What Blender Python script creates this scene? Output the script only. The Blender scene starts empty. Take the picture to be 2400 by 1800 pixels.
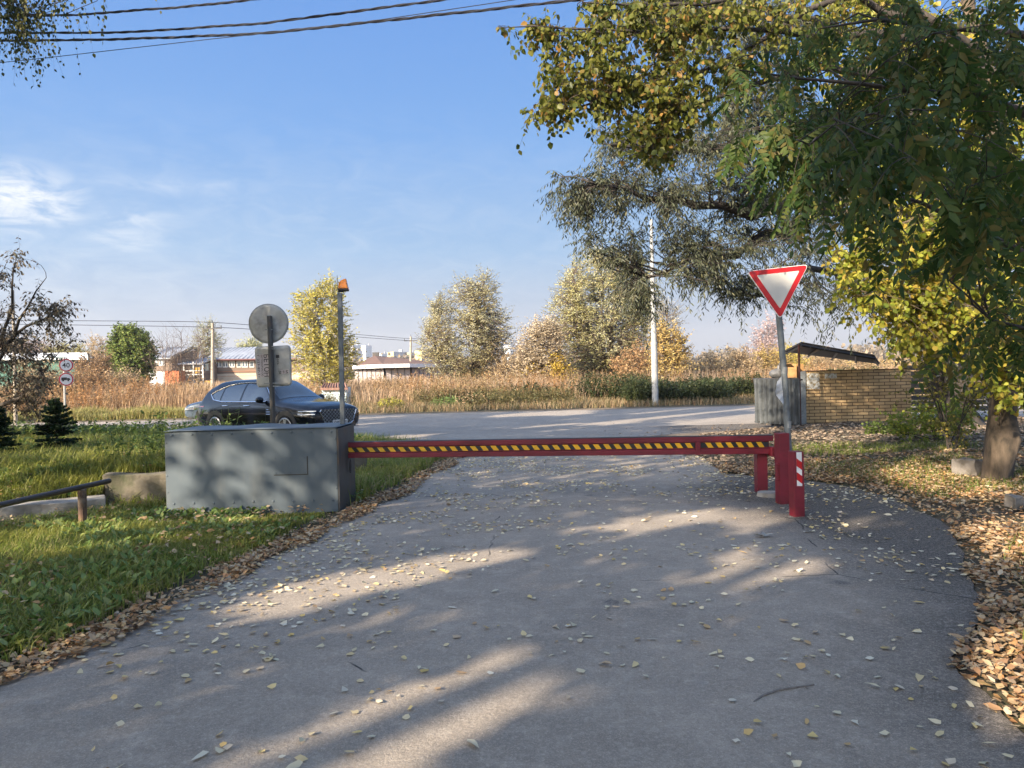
import bpy, math, numpy as np
from mathutils import Vector
sc = bpy.context.scene
col = sc.collection
rng = np.random.default_rng(7)
R_ = math.radians
# ------------------------------------------------------------------ camera
PITCH, ROLL, FOC, EYE = R_(0.54), R_(1.4), 1799.0, 1.6
Fw = np.array([0, math.cos(PITCH), -math.sin(PITCH)])
U0 = np.array([0, math.sin(PITCH), math.cos(PITCH)])
X0 = np.array([1.0, 0, 0])
Rt = math.cos(ROLL)*X0 - math.sin(ROLL)*U0
Up = math.sin(ROLL)*X0 + math.cos(ROLL)*U0
CAM = np.array([0, 0, EYE])
cd = bpy.data.cameras.new('camera'); cam = bpy.data.objects.new('camera', cd); col.objects.link(cam)
cam.location = CAM
from mathutils import Matrix
cam.rotation_euler = Matrix([[Rt[i], Up[i], -Fw[i]] for i in range(3)]).to_euler()
cd.sensor_width = 36; cd.lens = 36*FOC/2400; cd.clip_start = 0.05; cd.clip_end = 6000
sc.camera = cam
# ------------------------------------------------------------------ sun, sky, exposure
SUN_EL, SUN_AZ = R_(26), R_(225)          # azimuth clockwise from +Y
SD = np.array([math.sin(SUN_AZ)*math.cos(SUN_EL), math.cos(SUN_AZ)*math.cos(SUN_EL), math.sin(SUN_EL)])
sl = bpy.data.lights.new('sun', 'SUN'); so = bpy.data.objects.new('sun', sl); col.objects.link(so)
sl.energy = 4.2; sl.angle = R_(0.53); sl.color = (1.0, 0.85, 0.66)
so.rotation_euler = Vector(SD).to_track_quat('Z', 'Y').to_euler(); so.location = (-20, -20, 30)
w = bpy.data.worlds.new("World"); sc.world = w; w.use_nodes = True
nt = w.node_tree; nt.nodes.clear()
def N(t, typ, **k):
    n = t.nodes.new(typ)
    for a, b in k.items(): setattr(n, a, b)
    return n
sky = N(nt, 'ShaderNodeTexSky', sky_type='NISHITA', sun_disc=False, sun_elevation=SUN_EL, sun_rotation=SUN_AZ,
        altitude=150, air_density=1.0, dust_density=1.6, ozone_density=2.0)
tc = N(nt, 'ShaderNodeTexCoord')
bg = N(nt, 'ShaderNodeBackground'); bg.inputs['Strength'].default_value = 0.15
wo = N(nt, 'ShaderNodeOutputWorld')
def cirrus(u, v, rad, stretch, seed, lo, hi):
    d = Fw + Rt*(u-1200)/FOC - Up*(v-900)/FOC; d = d/np.linalg.norm(d)
    sub = N(nt, 'ShaderNodeVectorMath', operation='SUBTRACT'); sub.inputs[1].default_value = d
    nt.links.new(tc.outputs['Generated'], sub.inputs[0])
    mp = N(nt, 'ShaderNodeMapping'); mp.inputs['Rotation'].default_value = (0, R_(stretch[3]), 0)
    mp.inputs['Scale'].default_value = stretch[:3]
    nt.links.new(sub.outputs[0], mp.inputs[0])
    ln = N(nt, 'ShaderNodeVectorMath', operation='LENGTH'); nt.links.new(mp.outputs[0], ln.inputs[0])
    mr = N(nt, 'ShaderNodeMapRange'); mr.inputs['From Min'].default_value = rad; mr.inputs['From Max'].default_value = rad*0.15
    nt.links.new(ln.outputs['Value'], mr.inputs['Value'])
    m2 = N(nt, 'ShaderNodeMapping'); m2.inputs['Rotation'].default_value = (0, R_(stretch[3]), 0)
    m2.inputs['Scale'].default_value = (7, 7, 20); m2.inputs['Location'].default_value = (seed, seed*2, 0)
    nt.links.new(sub.outputs[0], m2.inputs[0])
    no = N(nt, 'ShaderNodeTexNoise'); no.inputs['Scale'].default_value = 2.2; no.inputs['Detail'].default_value = 9
    no.inputs['Roughness'].default_value = 0.62; no.inputs['Distortion'].default_value = 0.9
    nt.links.new(m2.outputs[0], no.inputs['Vector'])
    r2 = N(nt, 'ShaderNodeMapRange'); r2.inputs['From Min'].default_value = lo; r2.inputs['From Max'].default_value = hi
    nt.links.new(no.outputs['Fac'], r2.inputs['Value'])
    mu = N(nt, 'ShaderNodeMath', operation='MULTIPLY'); nt.links.new(mr.outputs[0], mu.inputs[0]); nt.links.new(r2.outputs[0], mu.inputs[1])
    return mu
acc = None
for a, k in (((50, 470, 0.085, (1, 1, 1.7, 25), 3.1, .36, .58), 1.0), ((130, 505, 0.05, (.8, 1, 3.0, 20), 2.1, .36, .6), .8), ((290, 512, 0.085, (0.8, 1, 4.0, 14), 7.7, .36, .66), .55), ((300, 560, 0.07, (0.8, 1, 3.0, 25), 4.7, .36, .66), .6), ((400, 430, 0.12, (0.7, 1, 6.0, -9), 6.7, .36, .7), .4),
          ((620, 520, 0.36, (0.55, 1, 2.4, 8), 1.3, .40, .95), .34), ((1150, 640, 0.4, (0.6, 1, 2.6, -12), 9.3, .40, .95), .26), ((100, 640, 0.3, (0.6, 1, 2.8, 6), 5.3, .36, .8), .40)):
    c = cirrus(*a)
    m = N(nt, 'ShaderNodeMath', operation='MULTIPLY'); m.inputs[1].default_value = k; nt.links.new(c.outputs[0], m.inputs[0])
    if acc is None: acc = m
    else:
        mx = N(nt, 'ShaderNodeMath', operation='MAXIMUM'); nt.links.new(acc.outputs[0], mx.inputs[0]); nt.links.new(m.outputs[0], mx.inputs[1]); acc = mx
mix = N(nt, 'ShaderNodeMix', data_type='RGBA'); mix.inputs['B'].default_value = (2.15, 2.25, 2.35, 1)
# low haze band of the sky: paler and greyer towards the horizon
sz = N(nt, 'ShaderNodeSeparateXYZ'); nt.links.new(tc.outputs['Generated'], sz.inputs[0])
hc = N(nt, 'ShaderNodeValToRGB'); nt.links.new(sz.outputs['Z'], hc.inputs[0]); he = hc.color_ramp.elements
he[0].position = 0.04; he[0].color = (.50, .54, .62, 1); he[1].position = .46; he[1].color = (.115, .31, .75, 1)
e2_ = he.new(.16); e2_.color = (.29, .49, .76, 1); e3_ = he.new(.30); e3_.color = (.17, .39, .79, 1)
hs = N(nt, 'ShaderNodeVectorMath', operation='SCALE'); hs.inputs['Scale'].default_value = 2.36; nt.links.new(hc.outputs['Color'], hs.inputs[0])
hf = N(nt, 'ShaderNodeMapRange'); hf.inputs['From Min'].default_value = .47; hf.inputs['From Max'].default_value = .75; hf.inputs['To Min'].default_value = 1; hf.inputs['To Max'].default_value = 0
nt.links.new(sz.outputs['Z'], hf.inputs['Value'])
hm = N(nt, 'ShaderNodeMix', data_type='RGBA'); sdv = N(nt, 'ShaderNodeVectorMath', operation='DOT_PRODUCT'); sdv.inputs[1].default_value = (float(SD[0]), float(SD[1]), 0); nt.links.new(tc.outputs['Generated'], sdv.inputs[0])
sfr = N(nt, 'ShaderNodeMapRange'); sfr.inputs['From Min'].default_value = .0; sfr.inputs['From Max'].default_value = .5; sfr.inputs['To Min'].default_value = 1; sfr.inputs['To Max'].default_value = 0
nt.links.new(sdv.outputs['Value'], sfr.inputs['Value']); hmu = N(nt, 'ShaderNodeMath', operation='MULTIPLY'); nt.links.new(sfr.outputs[0], hmu.inputs[0]); nt.links.new(hf.outputs[0], hmu.inputs[1])
nt.links.new(hmu.outputs[0], hm.inputs['Factor']); nt.links.new(sky.outputs[0], hm.inputs['A']); nt.links.new(hs.outputs[0], hm.inputs['B'])
nt.links.new(acc.outputs[0], mix.inputs['Factor']); nt.links.new(hm.outputs['Result'], mix.inputs['A'])
nt.links.new(mix.outputs['Result'], bg.inputs['Color']); nt.links.new(bg.outputs[0], wo.inputs['Surface'])
sc.view_settings.view_transform = 'Standard'; sc.view_settings.look = 'None'; sc.view_settings.gamma = 1
sc.view_settings.use_curve_mapping = False
sc.view_settings.exposure = 1.6
sc.cycles.max_bounces = 8; sc.cycles.transparent_max_bounces = 8; sc.cycles.volume_bounces = 0
sc.cycles.diffuse_bounces = 3; sc.cycles.glossy_bounces = 3; sc.cycles.transmission_bounces = 4

# ------------------------------------------------------------------ pixel <-> world helpers (source pixels, 2400 x 1800)
def P(u, v, d):
    u = np.asarray(u, float); v = np.asarray(v, float); d = np.asarray(d, float)
    ray = Fw + ((u-1200)/FOC)[..., None]*Rt - ((v-900)/FOC)[..., None]*Up
    return CAM + ray*(d/ray[..., 1])[..., None]
def G(u, v, z=0.0):
    ray = Fw + (u-1200)/FOC*Rt - (v-900)/FOC*Up
    return CAM + ray*((z-EYE)/ray[2])
# ------------------------------------------------------------------ noise
_lat = rng.random((32, 32, 32))
def noise3(p, f=1.0, s=0):
    q = np.asarray(p, float)*f + 37.3 + s*5.17
    i = np.floor(q).astype(int); t = q-i; t = t*t*(3-2*t)
    r = 0
    for a in (0, 1):
        for b in (0, 1):
            for c in (0, 1):
                wgt = (t[..., 0] if a else 1-t[..., 0])*(t[..., 1] if b else 1-t[..., 1])*(t[..., 2] if c else 1-t[..., 2])
                r = r + wgt*_lat[(i[..., 0]+a) % 32, (i[..., 1]+b) % 32, (i[..., 2]+c) % 32]
    return r
def sstep(a, b, x):
    t = np.clip((np.asarray(x, float)-a)/(b-a), 0, 1); return t*t*(3-2*t)
def inpoly(poly, x, y):
    poly = np.asarray(poly, float); x = np.asarray(x, float); y = np.asarray(y, float)
    ins = np.zeros(x.shape, bool); n = len(poly)
    for i in range(n):
        x1, y1 = poly[i]; x2, y2 = poly[(i+1) % n]
        if y1 == y2: continue
        c = ((y1 > y) != (y2 > y)) & (x < (x2-x1)*(y-y1)/(y2-y1)+x1)
        ins ^= c
    return ins
def polydist(poly, x, y):
    poly = np.asarray(poly, float); best = np.full(np.shape(x), 1e9)
    for i in range(len(poly)-1):
        a = poly[i]; b = poly[i+1]; ab = b-a; L = ab@ab
        t = np.clip(((x-a[0])*ab[0]+(y-a[1])*ab[1])/L, 0, 1)
        best = np.minimum(best, np.hypot(x-a[0]-t*ab[0], y-a[1]-t*ab[1]))
    return best
def unit(v): return v/np.maximum(np.linalg.norm(v, axis=-1, keepdims=True), 1e-9)
def rand_unit(n): return unit(rng.normal(size=(n, 3)))

# ------------------------------------------------------------------ object helpers
ORG = {}
def tag(o, label=None, cat=None, group=None, kind=None):
    if label: o['label'] = label
    if cat: o['category'] = cat
    if group: o['group'] = group
    if kind: o['kind'] = kind
    return o
def thing(name, loc, label, cat, group=None, rz=0):
    o = bpy.data.objects.new(name, None); col.objects.link(o); o.empty_display_size = 0.2
    o.location = loc; o.rotation_euler = (0, 0, rz); ORG[o] = np.array(loc, float)
    return tag(o, label, cat, group)
def local(o): ORG[o] = np.zeros(3); return o
def finish(me, name, m, parent, org):
    ob = bpy.data.objects.new(name, me); col.objects.link(ob)
    if m is not None:
        for k in (m if isinstance(m, (list, tuple)) else [m]): me.materials.append(k)
    if parent is not None: ob.parent = parent
    else: ob.location = org
    ORG[ob] = np.array(org, float)
    return ob
def mesh(name, V, F, m, parent=None, org=None, smooth=False, bevel=0):
    V = np.asarray(V, float).reshape(-1, 3)
    org = ORG[parent] if parent is not None else (np.zeros(3) if org is None else np.array(org, float))
    me = bpy.data.meshes.new(name); me.from_pydata((V-org).tolist(), [], F)
    if smooth: me.polygons.foreach_set('use_smooth', [True]*len(me.polygons))
    me.update()
    ob = finish(me, name, m, parent, org)
    if bevel:
        b = ob.modifiers.new('bevel', 'BEVEL'); b.width = bevel; b.segments = 2; b.limit_method = 'ANGLE'
    return ob
def qmesh(name, V, F, m, parent=None, org=None, smooth=False):
    """V (n,3) float, F (k,4) int quads, fast"""
    org = ORG[parent] if parent is not None else (np.zeros(3) if org is None else np.array(org, float))
    V = (np.asarray(V)-org).astype(np.float32); F = np.asarray(F, np.int32)
    me = bpy.data.meshes.new(name); me.vertices.add(len(V)); me.vertices.foreach_set('co', V.ravel())
    me.loops.add(F.size); me.loops.foreach_set('vertex_index', F.ravel())
    me.polygons.add(len(F)); me.polygons.foreach_set('loop_start', np.arange(0, F.size, 4, dtype=np.int32))
    me.polygons.foreach_set('loop_total', np.full(len(F), 4, np.int32))
    if smooth: me.polygons.foreach_set('use_smooth', np.ones(len(F), bool))
    me.update(calc_edges=True); me.validate()
    return finish(me, name, m, parent, org)
class MB:
    def __init__(s): s.V = []; s.F = []
    def add(s, V, F):
        o = len(s.V); s.V += [tuple(map(float, p)) for p in V]; s.F += [tuple(i+o for i in f) for f in F]; return s
    def box(s, c, d, rz=0, M=None):
        x, y, z = [k/2 for k in d]; ca, sa = math.cos(rz), math.sin(rz)
        V = [(a*x, b*y, e*z) for a in (-1, 1) for b in (-1, 1) for e in (-1, 1)]
        V = [(c[0]+p[0]*ca-p[1]*sa, c[1]+p[0]*sa+p[1]*ca, c[2]+p[2]) for p in V]
        if M is not None: V = [M(p) for p in V]
        return s.add(V, [(0, 1, 3, 2), (4, 6, 7, 5), (0, 4, 5, 1), (2, 3, 7, 6), (0, 2, 6, 4), (1, 5, 7, 3)])
    def tube(s, pts, r, n=8, caps=True):
        pts = [np.array(p, float) for p in pts]; r = r if hasattr(r, '__len__') else [r]*len(pts)
        rings = []
        for i, p in enumerate(pts):
            t = unit(pts[min(i+1, len(pts)-1)]-pts[max(i-1, 0)])
            a = np.array([0, 0, 1.0]) if abs(t[2]) < .9 else np.array([1.0, 0, 0])
            u = unit(np.cross(t, a)); v = np.cross(t, u)
            rings.append([p+(u*math.cos(k*2*math.pi/n)+v*math.sin(k*2*math.pi/n))*r[i] for k in range(n)])
        V = [q for g in rings for q in g]; F = []
        for i in range(len(pts)-1):
            for k in range(n): F.append((i*n+k, i*n+(k+1) % n, (i+1)*n+(k+1) % n, (i+1)*n+k))
        if caps: F += [tuple(range(n))[::-1], tuple((len(pts)-1)*n+k for k in range(n))]
        return s.add(V, F)
    def prism(s, poly, f0, f1):
        """poly list of (a,b); f0,f1 map (a,b)->3d for the two ends"""
        n = len(poly); V = [f0(*p) for p in poly]+[f1(*p) for p in poly]
        return s.add(V, [tuple(range(n))[::-1], tuple(range(n, 2*n))]+[(i, (i+1) % n, n+(i+1) % n, n+i) for i in range(n)])
    def sphere(s, c, r, n=8, m=6, sc_=(1, 1, 1)):
        V = []; F = []
        for i in range(m+1):
            th = math.pi*i/m
            for k in range(n):
                ph = 2*math.pi*k/n; V.append((c[0]+r*sc_[0]*math.sin(th)*math.cos(ph), c[1]+r*sc_[1]*math.sin(th)*math.sin(ph), c[2]+r*sc_[2]*math.cos(th)))
        for i in range(m):
            for k in range(n): F.append((i*n+k, (i+1)*n+k, (i+1)*n+(k+1) % n, i*n+(k+1) % n))
        return s.add(V, F)
    def quad(s, a, b, c, d): return s.add([a, b, c, d], [(0, 1, 2, 3)])
    def out(s, name, m, parent=None, org=None, **k): return mesh(name, s.V, s.F, m, parent, org, **k)

# ------------------------------------------------------------------ materials
def newmat(name):
    m = bpy.data.materials.new(name); m.use_nodes = True; t = m.node_tree
    b = t.nodes['Principled BSDF']; return m, t, b
def rgba(c): return (c[0], c[1], c[2], 1)
def mat(name, c1, c2=None, scale=3.0, rough=0.7, metal=0.0, bump=0.0, bscale=None, stretch=(1, 1, 1), spec=0.5, detail=6,
        lo=0.35, hi=0.65, c3=None, s3=40.0, k3=0.35, coat=0):
    m, t, b = newmat(name); c2 = c2 or tuple(x*0.75 for x in c1)
    tcn = N(t, 'ShaderNodeTexCoord'); mp = N(t, 'ShaderNodeMapping'); mp.inputs['Scale'].default_value = stretch
    t.links.new(tcn.outputs['Object'], mp.inputs[0])
    no = N(t, 'ShaderNodeTexNoise'); no.inputs['Scale'].default_value = scale; no.inputs['Detail'].default_value = detail
    no.inputs['Roughness'].default_value = .6
    t.links.new(mp.outputs[0], no.inputs['Vector'])
    r = N(t, 'ShaderNodeMapRange'); r.inputs['From Min'].default_value = lo; r.inputs['From Max'].default_value = hi
    t.links.new(no.outputs['Fac'], r.inputs['Value'])
    mx = N(t, 'ShaderNodeMix', data_type='RGBA'); mx.inputs['A'].default_value = rgba(c1); mx.inputs['B'].default_value = rgba(c2)
    t.links.new(r.outputs[0], mx.inputs['Factor']); outc = mx.outputs['Result']
    if c3:
        n3 = N(t, 'ShaderNodeTexNoise'); n3.inputs['Scale'].default_value = s3; n3.inputs['Detail'].default_value = 4
        t.links.new(mp.outputs[0], n3.inputs['Vector'])
        r3 = N(t, 'ShaderNodeMapRange'); r3.inputs['From Min'].default_value = .5; r3.inputs['From Max'].default_value = .72
        r3.inputs['To Max'].default_value = k3
        t.links.new(n3.outputs['Fac'], r3.inputs['Value'])
        m3 = N(t, 'ShaderNodeMix', data_type='RGBA'); m3.inputs['B'].default_value = rgba(c3)
        t.links.new(r3.outputs[0], m3.inputs['Factor']); t.links.new(outc, m3.inputs['A']); outc = m3.outputs['Result']
    t.links.new(outc, b.inputs['Base Color'])
    b.inputs['Roughness'].default_value = rough; b.inputs['Metallic'].default_value = metal
    b.inputs['Specular IOR Level'].default_value = spec
    b.inputs['Coat Weight'].default_value = coat; b.inputs['Coat Roughness'].default_value = 0.03
    if bump:
        n2 = N(t, 'ShaderNodeTexNoise'); n2.inputs['Scale'].default_value = bscale or scale*6; n2.inputs['Detail'].default_value = 5
        t.links.new(mp.outputs[0], n2.inputs['Vector'])
        bp = N(t, 'ShaderNodeBump'); bp.inputs['Strength'].default_value = bump; bp.inputs['Distance'].default_value = 0.02
        t.links.new(n2.outputs['Fac'], bp.inputs['Height']); t.links.new(bp.outputs[0], b.inputs['Normal'])
    return m
def leafmat(name, cols, trans=0.4, rough=0.5, big=0.0, bigcol=None, spec=.3):
    """colour differs per leaf (random per island); translucent"""
    m, t, b = newmat(name)
    ge = N(t, 'ShaderNodeNewGeometry'); cr = N(t, 'ShaderNodeValToRGB'); e = cr.color_ramp.elements
    cr.color_ramp.interpolation = 'LINEAR'
    while len(e) < len(cols): e.new(0.5)
    for i, c in enumerate(cols): e[i].position = i/(len(cols)-1); e[i].color = rgba(c)
    t.links.new(ge.outputs['Random Per Island'], cr.inputs['Fac']); oc = cr.outputs['Color']
    if bigcol:
        no = N(t, 'ShaderNodeTexNoise'); no.inputs['Scale'].default_value = big; no.inputs['Detail'].default_value = 2
        t.links.new(ge.outputs['Position'], no.inputs['Vector'])
        r = N(t, 'ShaderNodeMapRange'); r.inputs['From Min'].default_value = .42; r.inputs['From Max'].default_value = .62
        r.inputs['To Max'].default_value = .75; t.links.new(no.outputs['Fac'], r.inputs['Value'])
        mx = N(t, 'ShaderNodeMix', data_type='RGBA'); mx.inputs['B'].default_value = rgba(bigcol)
        t.links.new(r.outputs[0], mx.inputs['Factor']); t.links.new(oc, mx.inputs['A']); oc = mx.outputs['Result']
    t.links.new(oc, b.inputs['Base Color']); b.inputs['Roughness'].default_value = rough
    b.inputs['Specular IOR Level'].default_value = spec
    tr = N(t, 'ShaderNodeBsdfTranslucent'); t.links.new(oc, tr.inputs['Color'])
    ms = N(t, 'ShaderNodeMixShader'); ms.inputs['Fac'].default_value = trans
    t.links.new(b.outputs[0], ms.inputs[1]); t.links.new(tr.outputs[0], ms.inputs[2])
    t.links.new(ms.outputs[0], t.nodes['Material Output'].inputs['Surface'])
    return m

# ------------------------------------------------------------------ foliage tools
OV = np.array([[0, 0, 0], [.28, .5, .10], [.68, .36, .12], [1, 0, 0], [.68, -.36, .12], [.28, -.5, .10]])
LA = np.array([[0, 0, 0], [.30, .5, .15], [.65, .42, .15], [1, 0, -.1], [.65, -.42, .15], [.30, -.5, .15]])
BI = np.array([[0, 0, 0], [.22, .5, .30], [.60, .34, .34], [1.08, -.04, .10], [.64, -.38, .05], [.30, -.52, -.02]])
RG = np.array([[0, 0, 0], [.35, .44, -.12], [.62, .52, .22], [.92, .10, .30], [.70, -.30, .18], [.24, -.50, .12]])
LF = np.array([[0, 3, 2, 1], [0, 5, 4, 3]])
def leaves(name, pos, ax, nr, L, W, m, parent=None, tpl=OV, org=None):
    n = len(pos); ax = unit(ax); nr = unit(nr - (nr*ax).sum(1, keepdims=True)*ax); sd = np.cross(ax, nr)
    L = np.broadcast_to(L, (n,)); W = np.broadcast_to(W, (n,))
    V = (pos[:, None, :] + ax[:, None, :]*(tpl[None, :, 0]*L[:, None])[..., None]
         + sd[:, None, :]*(tpl[None, :, 1]*W[:, None])[..., None] + nr[:, None, :]*(tpl[None, :, 2]*W[:, None])[..., None])
    F = (LF[None] + (np.arange(n)*6)[:, None, None]).reshape(-1, 4)
    return qmesh(name, V.reshape(-1, 3), F, m, parent, org)
def tubes_arr(Pt, Rd, n=5):
    """Pt (k,m,3), Rd (k,m) -> V,F"""
    k, m_, _ = Pt.shape
    T = np.empty_like(Pt); T[:, 1:-1] = Pt[:, 2:]-Pt[:, :-2]; T[:, 0] = Pt[:, 1]-Pt[:, 0]; T[:, -1] = Pt[:, -1]-Pt[:, -2]
    T = unit(T); a = np.where(np.abs(T[..., 2:3]) < .9, np.array([0, 0, 1.0]), np.array([1.0, 0, 0]))
    u = unit(np.cross(T, a)); v = np.cross(T, u)
    an = np.arange(n)*2*math.pi/n
    V = Pt[:, :, None, :] + (u[:, :, None, :]*np.cos(an)[:, None]+v[:, :, None, :]*np.sin(an)[:, None])*Rd[:, :, None, None]
    i = np.arange(m_-1)[:, None]*n; j = np.arange(n)[None]; j2 = (j+1) % n
    q = np.stack([i+j, i+j2, i+n+j2, i+n+j], -1).reshape(-1, 4)
    F = (q[None]+(np.arange(k)*m_*n)[:, None, None]).reshape(-1, 4)
    return V.reshape(-1, 3), F
def bez(A, B, C, m_):
    t = np.linspace(0, 1, m_)[None, :, None]
    return A[:, None]*(1-t)**2+B[:, None]*2*t*(1-t)+C[:, None]*t*t
def resample(pts, rad, step):
    pts = np.asarray(pts, float); rad = np.asarray(rad, float)
    d = np.r_[0, np.cumsum(np.linalg.norm(np.diff(pts, axis=0), axis=1))]; n = max(4, int(d[-1]/step)+1)
    # smooth (catmull-like) resample
    s = np.linspace(0, d[-1], n); q = np.stack([np.interp(s, d, pts[:, i]) for i in range(3)], 1)
    for _ in range(2): q[1:-1] = (q[:-2]+2*q[1:-1]+q[2:])/4
    return q, np.interp(s, d, rad)
def grow(root, mains, tips, bark, lmat, twigs=4, nleaf=8, tlen=.5, L=.07, W=.05, tpl=OV, droop=.3, out_bias=.5, hang=.5,
         r_sec=.012, r_tw=.003, flat=0.0, wind=None, kind='tree', step=.35, leaf_jit=.35, compound=0, reach=1.0, jit=.05, crown='crown', bare=0):
    """mains: list of (pts, radii); tips (n,3): builds trunk, branches and crown as parts"""
    MP = []; MD = []; MR = []; V = []; F = []; o = 0
    for pts, rad in mains:
        q, r = resample(pts, rad, step); q = q.copy(); q[1:-1] += rng.normal(size=q[1:-1].shape)*jit*np.minimum(1, r[1:-1, None]*20)
        v, f = tubes_arr(q[None], r[None], 16); rr_ = np.repeat(r, 16)[:, None]; of_ = v-np.repeat(q, 16, 0); v = v+(noise3(v*[1, 1, .22], 11, 7)[:, None]-.5)*of_*.9*(rr_ > .05)+(noise3(v*[1, 1, .6], 5, 3)[:, None]-.5)*of_*1.0*(rr_ > .05)+(noise3(v, 14, 5)[:, None]-.5)*rr_*.25*(rr_ > .05); V.append(v); F.append(f+o); o += len(v)
        MP.append(q); MD.append(unit(np.gradient(q, axis=0))); MR.append(r)
    qmesh('trunk', np.concatenate(V), np.concatenate(F), bark, root, smooth=True)
    MP = np.concatenate(MP); MD = np.concatenate(MD); MR = np.concatenate(MR)
    n = len(tips)
    d = np.linalg.norm(tips[:, None]-MP[None], axis=2)*(1+.25*rng.random((n, len(MP)))) + .6*np.maximum(0, MP[None, :, 2]-tips[:, None, 2]+.2)
    i = d.argmin(1); A = MP[i]; D = MD[i]; ln = np.linalg.norm(tips-A, axis=1, keepdims=True)
    B = A + (D*.35+unit(tips-A)*.25+rand_unit(n)*.12)*ln + np.array([0, 0, .12])*ln
    m_ = 8; Q = bez(A, B, tips, m_)
    Q[:, 1:-1] += rng.normal(size=Q[:, 1:-1].shape)*.02*np.minimum(ln[:, :, None], 2)
    rs = np.minimum(r_sec*(.5+ln/2.0), MR[i][:, None]*.8+r_tw)*np.linspace(1, .25, m_)[None]
    V1, F1 = tubes_arr(Q, np.maximum(rs, r_tw*.6), 5)
    # twigs
    K = n*twigs; idx = np.repeat(np.arange(n), twigs); t = .25+.75*rng.random(K)**.7
    ti = t*(m_-1); i0 = np.minimum(ti.astype(int), m_-2); fr = (ti-i0)[:, None]
    S = Q[idx, i0]*(1-fr)+Q[idx, i0+1]*fr; sd = unit(Q[idx, i0+1]-Q[idx, i0])
    td = unit(sd*out_bias+rand_unit(K)*.75+(0 if wind is None else np.array(wind)))
    tl = (tlen*(.5+.8*rng.random(K)))[:, None]
    mt = 5; E = S+td*tl+np.array([0, 0, -droop])*tl
    TW = bez(S, S+td*tl*.55, E, mt)
    V2, F2 = tubes_arr(TW, np.full((K, mt), 1.0)*np.linspace(r_tw, r_tw*.5, mt)[None], 3)
    qmesh('branches', np.concatenate([V1, V2]), np.concatenate([F1, F2+len(V1)]), bark, root)
    # leaves
    if bare: 
        kk = rng.random(K) > bare; TW = TW[kk]; td = td[kk]; K = len(TW)
    M_ = K*nleaf; id2 = np.repeat(np.arange(K), nleaf)
    t = (np.tile(np.arange(nleaf), K)+rng.random(M_))/nleaf; t = .12+.88*t
    ti = t*(mt-1); i0 = np.minimum(ti.astype(int), mt-2); fr = (ti-i0)[:, None]
    S = TW[id2, i0]*(1-fr)+TW[id2, i0+1]*fr; sd = unit(TW[id2, i0+1]-TW[id2, i0])
    sg = np.where(np.arange(M_) % 2, 1, -1)[:, None]; side = unit(np.cross(sd, [0, 0, 1.0])+1e-4)*sg
    ax = unit(sd*.35+side*.7+rand_unit(M_)*leaf_jit+np.array([0, 0, -hang]))
    nr = unit(rand_unit(M_)*(1-flat)+np.array([0, 0, 1.0])*flat+1e-3)
    s = .6+.55*rng.random(M_)
    if not compound:
        S = S+ax*.012
        leaves(crown, S, ax, nr, L*s, W*s, lmat, root, tpl); return M_
    # pinnate leaves: rachis + leaflets hanging on both sides
    np_ = compound; rl = (.17+.10*rng.random(M_))*reach; rach_ax = unit(ax+np.array([0, 0, -.2]))
    E = S+rach_ax*rl[:, None]+np.array([0, 0, -.25])*rl[:, None]
    RC = bez(S, S+rach_ax*rl[:, None]*.55, E, 4)
    V3, F3 = tubes_arr(RC, np.full((M_, 4), .0012), 3)
    qmesh('leaf_stalks', V3, F3, bark if compound < 0 else lmat, root)['kind'] = 'stuff'
    J = 2*np_+1; k = np.tile(np.arange(J), M_); id3 = np.repeat(np.arange(M_), J)
    pr = k//2; t = (.15+.85*(pr/np_)); t = np.clip(t, 0, 1)[:, None]
    S3 = RC[id3, 0]*(1-t)**2+(RC[id3, 0]*.5+RC[id3, -1]*.5)*2*t*(1-t)+RC[id3, -1]*t*t
    S3 = S3+0
    rd = unit(RC[id3, -1]-RC[id3, 0]); sg = np.where(k % 2, 1, -1)[:, None]
    hz = unit(np.cross(rd, nr[id3]))*sg
    term = (k == J-1)[:, None]
    a3 = np.where(term, rd, unit(hz*.9+rd*.35+np.array([0, 0, -.5])*(.7+.5*rng.random(len(k)))[:, None]+rand_unit(len(k))*.10))
    n3 = unit(nr[id3]+rand_unit(len(k))*.22); s3 = (.75+.4*rng.random(len(k)))*reach
    leaves(crown, S3, a3, n3, L*s3, W*s3, lmat, root, tpl)
    return len(k)
def pick(poly, n, d0, d1, k=1.085, dens=None, seed=0, thr=.0, fr=.6):
    """random points inside an outline (display px * k) spread through a depth range"""
    poly = np.asarray(poly, float)*k; lo = poly.min(0); hi = poly.max(0); out = []
    c = 0
    while c < n:
        u = lo[0]+(hi[0]-lo[0])*rng.random(4*n); v = lo[1]+(hi[1]-lo[1])*rng.random(4*n)
        ok = inpoly(poly, u, v); u = u[ok]; v = v[ok]
        dd = d0+(d1-d0)*rng.random(len(u)); p = P(u, v, dd)
        if thr: p = p[noise3(p, fr, seed) > thr]
        out.append(p); c += len(p)
    return np.concatenate(out)[:n]
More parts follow.
